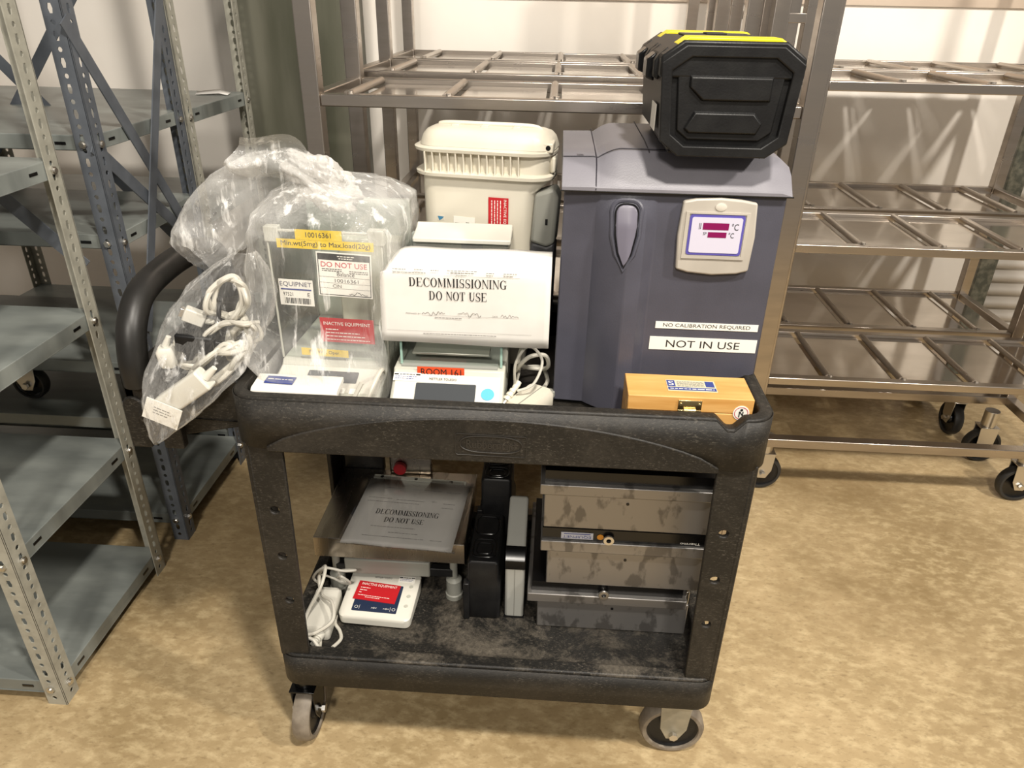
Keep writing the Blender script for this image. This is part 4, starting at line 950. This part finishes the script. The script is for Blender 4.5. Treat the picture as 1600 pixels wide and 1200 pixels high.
bundle('power_cable', 'white cable folded in long loops low in the hanging bag', (-.520, .992, .832), (.8, .1, .55), (-.5, 0, .8), .056, .016, 3.5, .0044, M_cable, 8)
bundle('power_cable', 'grey cable coil crossing the middle of the hanging bag', (-.490, 1.01, .880), (.9, .1, .35), (-.3, 0, .9), .044, .022, 2.6, .0035, mat('pale_grey_cable', 'b9b5aa', .5), 12)
bundle('power_cable', 'black cable bent round behind the black brick in the hanging bag', (-.535, 1.03, .90), (.6, .1, .7), (-.7, 0, .6), .038, .020, 1.6, .0036, M_cableb, 5)
bundle('power_cable', 'white cable crumpled behind the black brick in the hanging bag', (-.565, 1.012, .850), (.5, .1, .8), (.8, 0, -.4), .030, .018, 3.2, .0042, M_cable, 21, .008)
bundle('power_cable', 'white cable bunched against the tray side of the hanging bag', (-.486, 1.025, .862), (.3, .1, .9), (.9, 0, -.3), .034, .014, 3.0, .0044, M_cable, 27, .008)
wa = thing('power_adapter', 'long white mains adapter slanting at the bottom of the hanging bag', 'power adapter', (-.555, .960, .805), rz=0)
mb = MB(); mb.T = Matrix.Rotation(-.62, 4, 'Y'); mb.loft([[(x, y, zz) for y, zz in rrect(-.013, .013, -.018, .018, .005, 3)] for x in (-.048, .044)]); mb.build('case', M_white, wa, bevel=.003)
mb = MB(); mb.T = Matrix.Rotation(-.62, 4, 'Y'); mb.cyl((.044, 0, 0), (.066, .002, .004), .0075, .0045, n=12); mb.build('strain_relief', M_white, wa)
wc = thing('cable_plug', 'white connector block near the top left of the hanging bag', 'plug', (-.550, 1.02, .905), rz=.3)
mb = MB(); mb.T = Matrix.Rotation(.5, 4, 'Y'); mb.box(-.016, .016, -.009, .009, -.011, .011); mb.cyl((.016, 0, 0), (.030, 0, .002), .006, .004, n=10); mb.build('connector_body', M_white, wc, bevel=.002)
mb = MB(); mb.T = Matrix.Rotation(.5, 4, 'Y'); mb.box(-.0225, -.016, -.006, .006, -.007, .007); mb.build('connector_tip', M_zinc, wc, bevel=.001)
bb = thing('power_adapter', 'small black power brick inside the hanging bag of cables', 'power adapter', (-.542, .998, .872), rz=.1)
mb = MB(); mb.T = Matrix.Rotation(.12, 4, 'Y'); mb.box(-.03, .028, -.014, .016, -.015, .015); mb.build('case', M_black, bb, bevel=.004, seg=3)
mb = MB(); mb.T = Matrix.Rotation(.12, 4, 'Y'); mb.cyl((.028, 0, 0), (.048, .004, -.002), .007, .004, n=12); mb.build('strain_relief', M_gloss, bb)
wp = thing('cable_plug', 'chunky white mains plug at the left of the hanging bag', 'plug', (-.590, .990, .850), rz=.2)
mb = MB(); mb.loft([[(x, y, zz) for x, y in rrect(-a, a, -a, a, .005, 3)] for a, zz in ((.010, -.018), (.0125, -.010), (.0135, .010), (.010, .016))]); mb.build('plug_body', M_white, wp, ang=50)
mb = MB(); mb.cyl((0, 0, .016), (.008, 0, .032), .006, .004, n=10); mb.build('strain_relief', M_white, wp)
tg = label(None, 'printed_tag', .056, .038, Matrix.Translation((-.592, .945, .772)) @ Matrix.Rotation(PI / 2, 4, 'X') @ Matrix.Rotation(-.42, 4, 'Z'), M_wlab, [(M_ink2, lambda b: (fine(b, -.014, .012, .006, .0016, 1), fine(b, -.014, .014, .001, .0016, 2), fine(b, -.014, .01, -.004, .0016, 3)))], t=.0015)
tag(tg, 'small white printed tag at the bottom of the hanging bag', 'tag')

# ================================================================== LOWER SHELF: floor scale
fs = thing('platform_scale', 'low stainless platform scale on the lower shelf, under a notice in a sleeve', 'scale', (-.293, 1.10, LZ))
mb = MB(); mb.box(-.150, .148, 0, .24, .158, .160); mb.box(-.150, .148, 0, .0025, .112, .159); mb.box(-.150, .148, .2375, .24, .112, .159); mb.box(-.150, -.1475, 0, .24, .112, .159); mb.box(.1455, .148, 0, .24, .112, .159)
mb.build('platform', M_scale, fs, bevel=.0015)
mb = MB(); mb.box(-.10, .075, .018, .22, .055, .092); mb.box(-.08, .06, .03, .2, .092, .156); mb.build('scale_base', M_midg, fs, bevel=.003)
for x, y in ((-.12, .03), (.122, .03), (-.12, .21), (.122, .21)):
    mb = MB(); mb.lathe([(0, 0), (.018, 0), (.018, .010), (.016, .012), (.016, .045), (.008, .05), (.008, .155), (0, .155)], (x, y, 0), 'z', 24); mb.build('foot', M_midg, fs)
for y in (.022, .202): mb = MB(); mb.box(-.12, .122, y, y + .016, .055, .075); mb.build('cross_bar', M_black, fs, bevel=.002)
mb = MB(); mb.box(-.045, .05, .226, .238, .160, .40); mb.build('column', M_scale, fs, bevel=.004)
mb = MB(); mb.cyl((-.02, .224, .180), (-.02, .214, .180), .014, n=20); mb.build('clamp_ring', M_redp, fs)['label'] = 'red clamp ring on the column'
bx = thing('sensor_block', 'small black block standing behind the platform scale, at its left rear corner', 'block', (-.40, 1.352, LZ))
mb = MB(); mb.box(-.035, .035, -.006, .006, 0, .20); mb.box(-.045, .045, -.010, .010, .15, .20); mb.build('housing', M_black, bx, bevel=.003)
# notice in a plastic sleeve lying on the platform
sn = thing('paper_notice', 'decommissioning notice in a clear sleeve lying on the platform scale', 'paper', (-.275, 1.199, .4108), rz=math.radians(-3))
mb = MB(); mb.grid([[(-.105 + .22 * j / 8, y, zz + .0006 * math.sin(j * 1.3)) for j in range(9)] for y, zz in ((-.118, .001), (-.104, .0018), (-.05, .0014), (.03, .0012), (.098, .0012))]); mb.build('sheet', M_paper, sn, solid=.0004)
mb = MB(); mb.grid([[(-.110 + .232 * j / 8, y, zz + .0006 * math.sin(j * 1.3) + .0009) for j in range(9)] for y, zz in ((-.122, .0012), (-.104, .0022), (-.05, .002), (.03, .002), (.108, .0018))]); mb.build('clear_sleeve', M_sleeve, sn, solid=.0002)
mb = MB(); serif_fit(mb, 'DECOMMISSIONING', -.062, .070, -.022, -.006); serif_fit(mb, 'DO NOT USE', -.038, .044, -.046, -.031); mb.build('lettering', M_ink, sn, mx=Matrix.Translation((0, 0, .0024)), smooth=False)
mb = MB()
for x0_, x1_, y_, s_ in ((-.03, .01, .085, 1), (-.06, .06, .068, 2), (.07, .10, .066, 3), (-.09, -.04, .03, 4), (-.03, .03, .028, 5), (.045, .055, .03, 6), (.07, .095, .026, 7), (-.09, .02, .018, 8), (.07, .095, .012, 9), (-.06, .03, -.062, 10), (-.02, .04, -.078, 11), (-.07, .09, -.092, 12)): fine(mb, x0_, x1_, y_, .0016, s_)
mb.build('fine_print', M_ink2, sn, mx=Matrix.Translation((0, 0, .0024)), smooth=False)
mb = MB(); mb.box(-.10, .105, .100, .112, .0005, .0028); mb.build('binding_strip', M_grey, sn)
mb = MB()
for x in (-.082, -.006, .072): mb.lathe([(0, 0), (.004, 0), (.004, .0006), (0, .0006)], (x, .106, .0027), 'z', 14)
mb.build('punched_hole', M_gloss, sn)

# ---- terminal
tm = thing('weighing_terminal', 'small white weighing terminal with a red sticker, in front of the platform scale', 'terminal', (-.3165, 1.028, LZ), rz=math.radians(-2.5))
mb = MB(); mb.loft([[(x, y, zz + (y * .12 if k > 1 else 0)) for x, y in rrect(-.072 + a, .072 - a, 0 + a, .120 - a, .012, 5)] for k, (a, zz) in enumerate(((.004, .004), (.001, .006), (0, .018), (.0, .024), (.003, .027)))]); mb.build('case', M_white, tm, ang=45)
mb = MB()
for x in (-.055, .055):
    for y in (.018, .100): mb.cyl((x, y, 0), (x, y, .006), .008)
mb.build('foot', M_rub, tm)
st = math.atan(.12)
def TF(x, y, rot=0): return Matrix.Translation((x, y, .0272 + y * .12)) @ Matrix.Rotation(st, 4, 'X') @ Matrix.Rotation(rot, 4, 'Z')
dsp = shape(tm, 'display', rrect(-.048, .042, -.040, .028, .002), TF(0, .053), M_navy, .0008, 'navy display and key strip')
mb = MB(); mb.T = Matrix.Translation((0, 0, .0011)); arc(mb, -.040, -.031, .0035, .0035, .0008, .0008, 0, 360, 14); arc(mb, .035, -.031, .0035, .0035, .0008, .0008, 0, 360, 14); text_fit(mb, '>0<', -.010, .001, -.033, -.029); text_fit(mb, '>0<', .014, .026, -.033, -.029); rect(mb, -.034, -.0335, -.036, -.026); rect(mb, .028, .0285, -.036, -.026); mb.build('lettering', M_wlab, dsp, smooth=False)
label(tm, 'red_label', .087, .046, TF(-.008, .0605, -.06) @ Matrix.Translation((0, 0, .001)), M_red, [(M_wlab, lambda b: (text_fit(b, 'INACTIVE EQUIPMENT', -.036, .037, .0125, .0195), fine(b, -.036, -.016, .006, .0014, 1), fine(b, -.036, -.021, .000, .0014, 2), fine(b, -.036, -.03, -.006, .0014, 5), fine(b, -.036, .03, -.0125, .0012, 6), fine(b, -.02, .01, -.0165, .0012, 9)))], desc='red inactive equipment sticker')
mb = MB(); text_fit(mb, 'METTLER TOLEDO', -.018, .018, -.0022, .0022); mb.build('maker_name', MATS['dark_ink'], tm, mx=TF(-.004, .0985) @ Matrix.Translation((0, 0, .0005)), smooth=False)
label(tm, 'stock_label', .034, .016, TF(.045, .0985), M_wlab, [(M_ink, lambda b: (rect(b, -.016, -.009, .003, .0055), rect(b, .009, .016, .003, .0055), fine(b, -.007, .007, .0035, .0014, 3))), (M_blue, lambda b: (fine(b, -.014, .013, -.0005, .001, 8), fine(b, -.014, .01, -.004, .001, 9)))])
mb = MB(); mb.T = Matrix.Translation((0, 0, 0))
for y in (.034, .058, .082): mb.lathe([(0, 0), (.004, 0), (.004, .0008), (0, .0008)], (.0575, y, .0272 + y * .12), 'z', 14)
mb.build('key', M_grey, tm)
# ---- adapter and its cables at the front left of the lower shelf
a2 = thing('power_adapter', 'white mains adapter lying left of the terminal on the lower shelf', 'power adapter', (-.4205, 1.043, LZ), rz=math.radians(2))
mb = MB(); mb.loft([[(x, y, zz) for x, y in rrect(-.0255 + a, .0255 - a, -.055 + a, .055 - a, .006, 4)] for a, zz in ((.002, 0), (0, .004), (0, .030), (.003, .035))]); mb.build('case', M_white, a2, ang=50)
mb = MB(); mb.cyl((.006, -.054, .018), (.004, -.066, .017), .0125, .0105, n=14)
for k in range(3): mb.cyl((.004 - .001 * k, -.067 - .0045 * k, .017), (.0035 - .001 * k, -.0702 - .0045 * k, .017), .0085 - .0012 * k, n=12)
mb.build('connector', M_white, a2)
cable('power_cable', 'white cable arching over the adapter on the lower shelf', [(-.440, .972, .272), (-.438, 1.005, .30), (-.415, 1.04, .345), (-.418, 1.08, .355), (-.435, 1.085, .325), (-.425, 1.06, .30), (-.395, 1.03, .310), (-.385, .995, .30), (-.41, .975, .288), (-.432, .968, .285)], .0034, M_cable)
cable('power_cable', 'white cable running along the front rim of the lower shelf by the adapter', [(-.438, .998, .280), (-.432, .972, .281), (-.415, .966, .275), (-.405, .962, .262), (-.41, .985, .257)], .0034, M_cable)
cable('power_cable', 'white cable curving between the adapter and the terminal', [(-.397, 1.05, .2545), (-.394, 1.03, .2545), (-.380, 1.012, .2545), (-.372, .99, .256), (-.380, .964, .262)], .0034, M_cable)
cable('power_cable', 'thin grey cable tangled at the left under the platform scale', [(-.438, 1.085, .305), (-.445, 1.08, .325), (-.42, 1.075, .355), (-.38, 1.075, .350), (-.36, 1.085, .345), (-.395, 1.09, .335), (-.39, 1.09, .308), (-.385, 1.09, .312), (-.40, 1.09, .318), (-.385, 1.07, .34), (-.372, 1.08, .315), (-.390, 1.085, .310), (-.405, 1.085, .32), (-.43, 1.085, .33)], .0026, mat('grey_cable', 'aeaba2', .5))

# ---- black cases
def black_case(label_, x, y, z0, w, d, h, rz=0):
    t = thing('battery_case', label_, 'case', (x, y, z0), rz)
    mb = MB(); mb.loft([[(px, py, zz) for px, py in rrect(-w / 2 + a, w / 2 - a, a, d - a, .006, 4)] for a, zz in ((.003, 0), (0, .004), (0, h * .62), (.004, h * .7), (.004, h - .004), (.007, h))]); mb.build('shell', M_black, t, ang=40)
    mb = MB(); mb.box(-w / 2 - .004, -w / 2 + .008, -.006, .012, .002, h * .66); mb.build('corner_guard', M_black, t, bevel=.002)
    mb = MB(); mb.tube([(px, py, h + .0005) for px, py in rrect(-w * .33, w * .33, d * .12, d * .45, .012, 5)], .0016, 6, closed=True); mb.tube([(px, py, h + .0005) for px, py in rrect(-w * .22, w * .22, d * .18, d * .38, .008, 5)], .0014, 6, closed=True); mb.tube([(px, py, h + .0005) for px, py in rrect(-w * .33, w * .33, d * .55, d * .9, .012, 5)], .0016, 6, closed=True); mb.build('moulded_ring', M_gloss, t)
    return t
black_case('upright black plastic case beside the platform scale, front one of the pair', -.106, 1.07, LZ, .068, .16, .142)
black_case('taller black plastic case standing behind its lower twin, beside the platform scale', -.094, 1.24, LZ, .072, .11, .215)
# ---- slim light-grey instrument
sg = thing('slim_instrument', 'slim light-grey instrument standing on edge between the black cases and steel boxes', 'instrument', (-.044, 1.078, LZ))
def gp(w): return [(0, 0), (.005, .0), (.145, .0), (.15, .01), (.148, .192), (.13, .203), (.09, .192), (.05, .170), (.012, .160), (.0, .148)]
mb = MB(); mb.prism([(y, zz) for y, zz in gp(0)], 'x', -.019, .019); mb.build('shell', mat('pale_grey_plastic', 'a9a9a2', .4), sg, bevel=.006, seg=3)
mb = MB(); mb.prism([(.006, .126), (-.0015, .126), (-.0015, .147), (.008, .160), (.022, .166), (.022, .158), (.01, .150)], 'x', -.0195, .0195)
mb.build('black_band', M_gloss, sg, bevel=.001)
mb = MB(); mb.tube([(0, -.0004, .006), (0, -.0004, .126)], .0007, 5); mb.build('case_seam', M_midg, sg)
mb = MB(); mb.box(-.02, .02, -.001, .02, -.0, .004); mb.build('end_bumper', M_gloss, sg)
# ---- three stainless boxes, stacked
def steel_box(label_, x0, x1, y0, z0, h, px0, px1, strip=None):
    t = thing('steel_box', label_, 'steel box', ((x0 + x1) / 2, y0, z0), group='stacked stainless boxes'); c = (x0 + x1) / 2
    mb = MB(); mb.box(x0 - c, x1 - c, 0, .26, 0, h * .64); mb.build('housing', M_smudge, t, bevel=.002)
    mb = MB(); mb.box(px0 - c, px1 - c, -.012, .275, h * .64, h * .81); mb.build('top_plate', M_smudge, t, bevel=.0015)
    mb = MB(); mb.box(px0 - c + .008, px1 - c - .008, -.002, .26, h * .81, h); mb.build('cover_strip', M_gloss, t, smooth=False)
    mb = MB(); mb.cyl((.0, -.0012, h * .48), (.0, .004, h * .48), .0028, n=12); mb.build('screw_hole', M_gloss, t)
    mb = MB(); mb.box(px1 - c, px1 - c + .006, .004, .05, h * .45, h * .9); mb.build('side_bracket', M_zinc, t, bevel=.001)
    return t, c, h
def knob(t, x, y, zz):
    mb = MB(); mb.lathe([(.0045, 0), (.0095, 0), (.0105, .002), (.0095, .005), (.0045, .005), (.0045, 0)], (x, y - .0055, zz), 'y', 24); mb.build('washer_ring', M_zinc, t)
b3, c3, h3 = steel_box('bottom smudged stainless box of the stack of three on the lower shelf', .002, .292, 1.06, LZ, .118, -.018, .285)
knob(b3, -.02, -.010, .103)
b2, c2_, h2 = steel_box('middle smudged stainless box of the stack, with the barcode strip showing above it', .016, .305, 1.055, LZ + .1183, .137, .003, .312)
knob(b2, -.035, -.008, .119)
mb = MB(); mb.box(-.155, .15, -.0055, .20, .108, .1365); mb.build('control_strip', M_gloss, b2)
label(b2, 'stock_label', .058, .0145, front(-.092, -.0057, .1215), mat('cool_label', 'b9bcc8', .5), [(M_blue, lambda b: (rect(b, -.024, .024, .0035, .0052), (setattr(b, 'T', b.T @ Matrix.Rotation(PI, 4, 'Z')), text_fit(b, 'EQUIPNET', -.025, .026, -.0015, .005))))], desc='pale label printed upside down')
label(b2, 'orange_dot', .012, .012, front(-.05, -.0057, .121), mat('orange_dot_ink', 'c8862a', .5), [], round_='disc', desc='orange dot sticker')
b1, c1_, h1 = steel_box('top smudged stainless box of the stack, tucked under the upper tray', .006, .300, 1.05, LZ + .2556, .125, -.002, .310)
mb = MB(); mb.T = front(.112, -.0058, .116) @ Matrix.Rotation(PI, 4, 'Z'); text_fit(mb, 'Thermo', -.018, .018, -.0025, .0025); mb.build('lettering', M_wlab, b2, smooth=False)
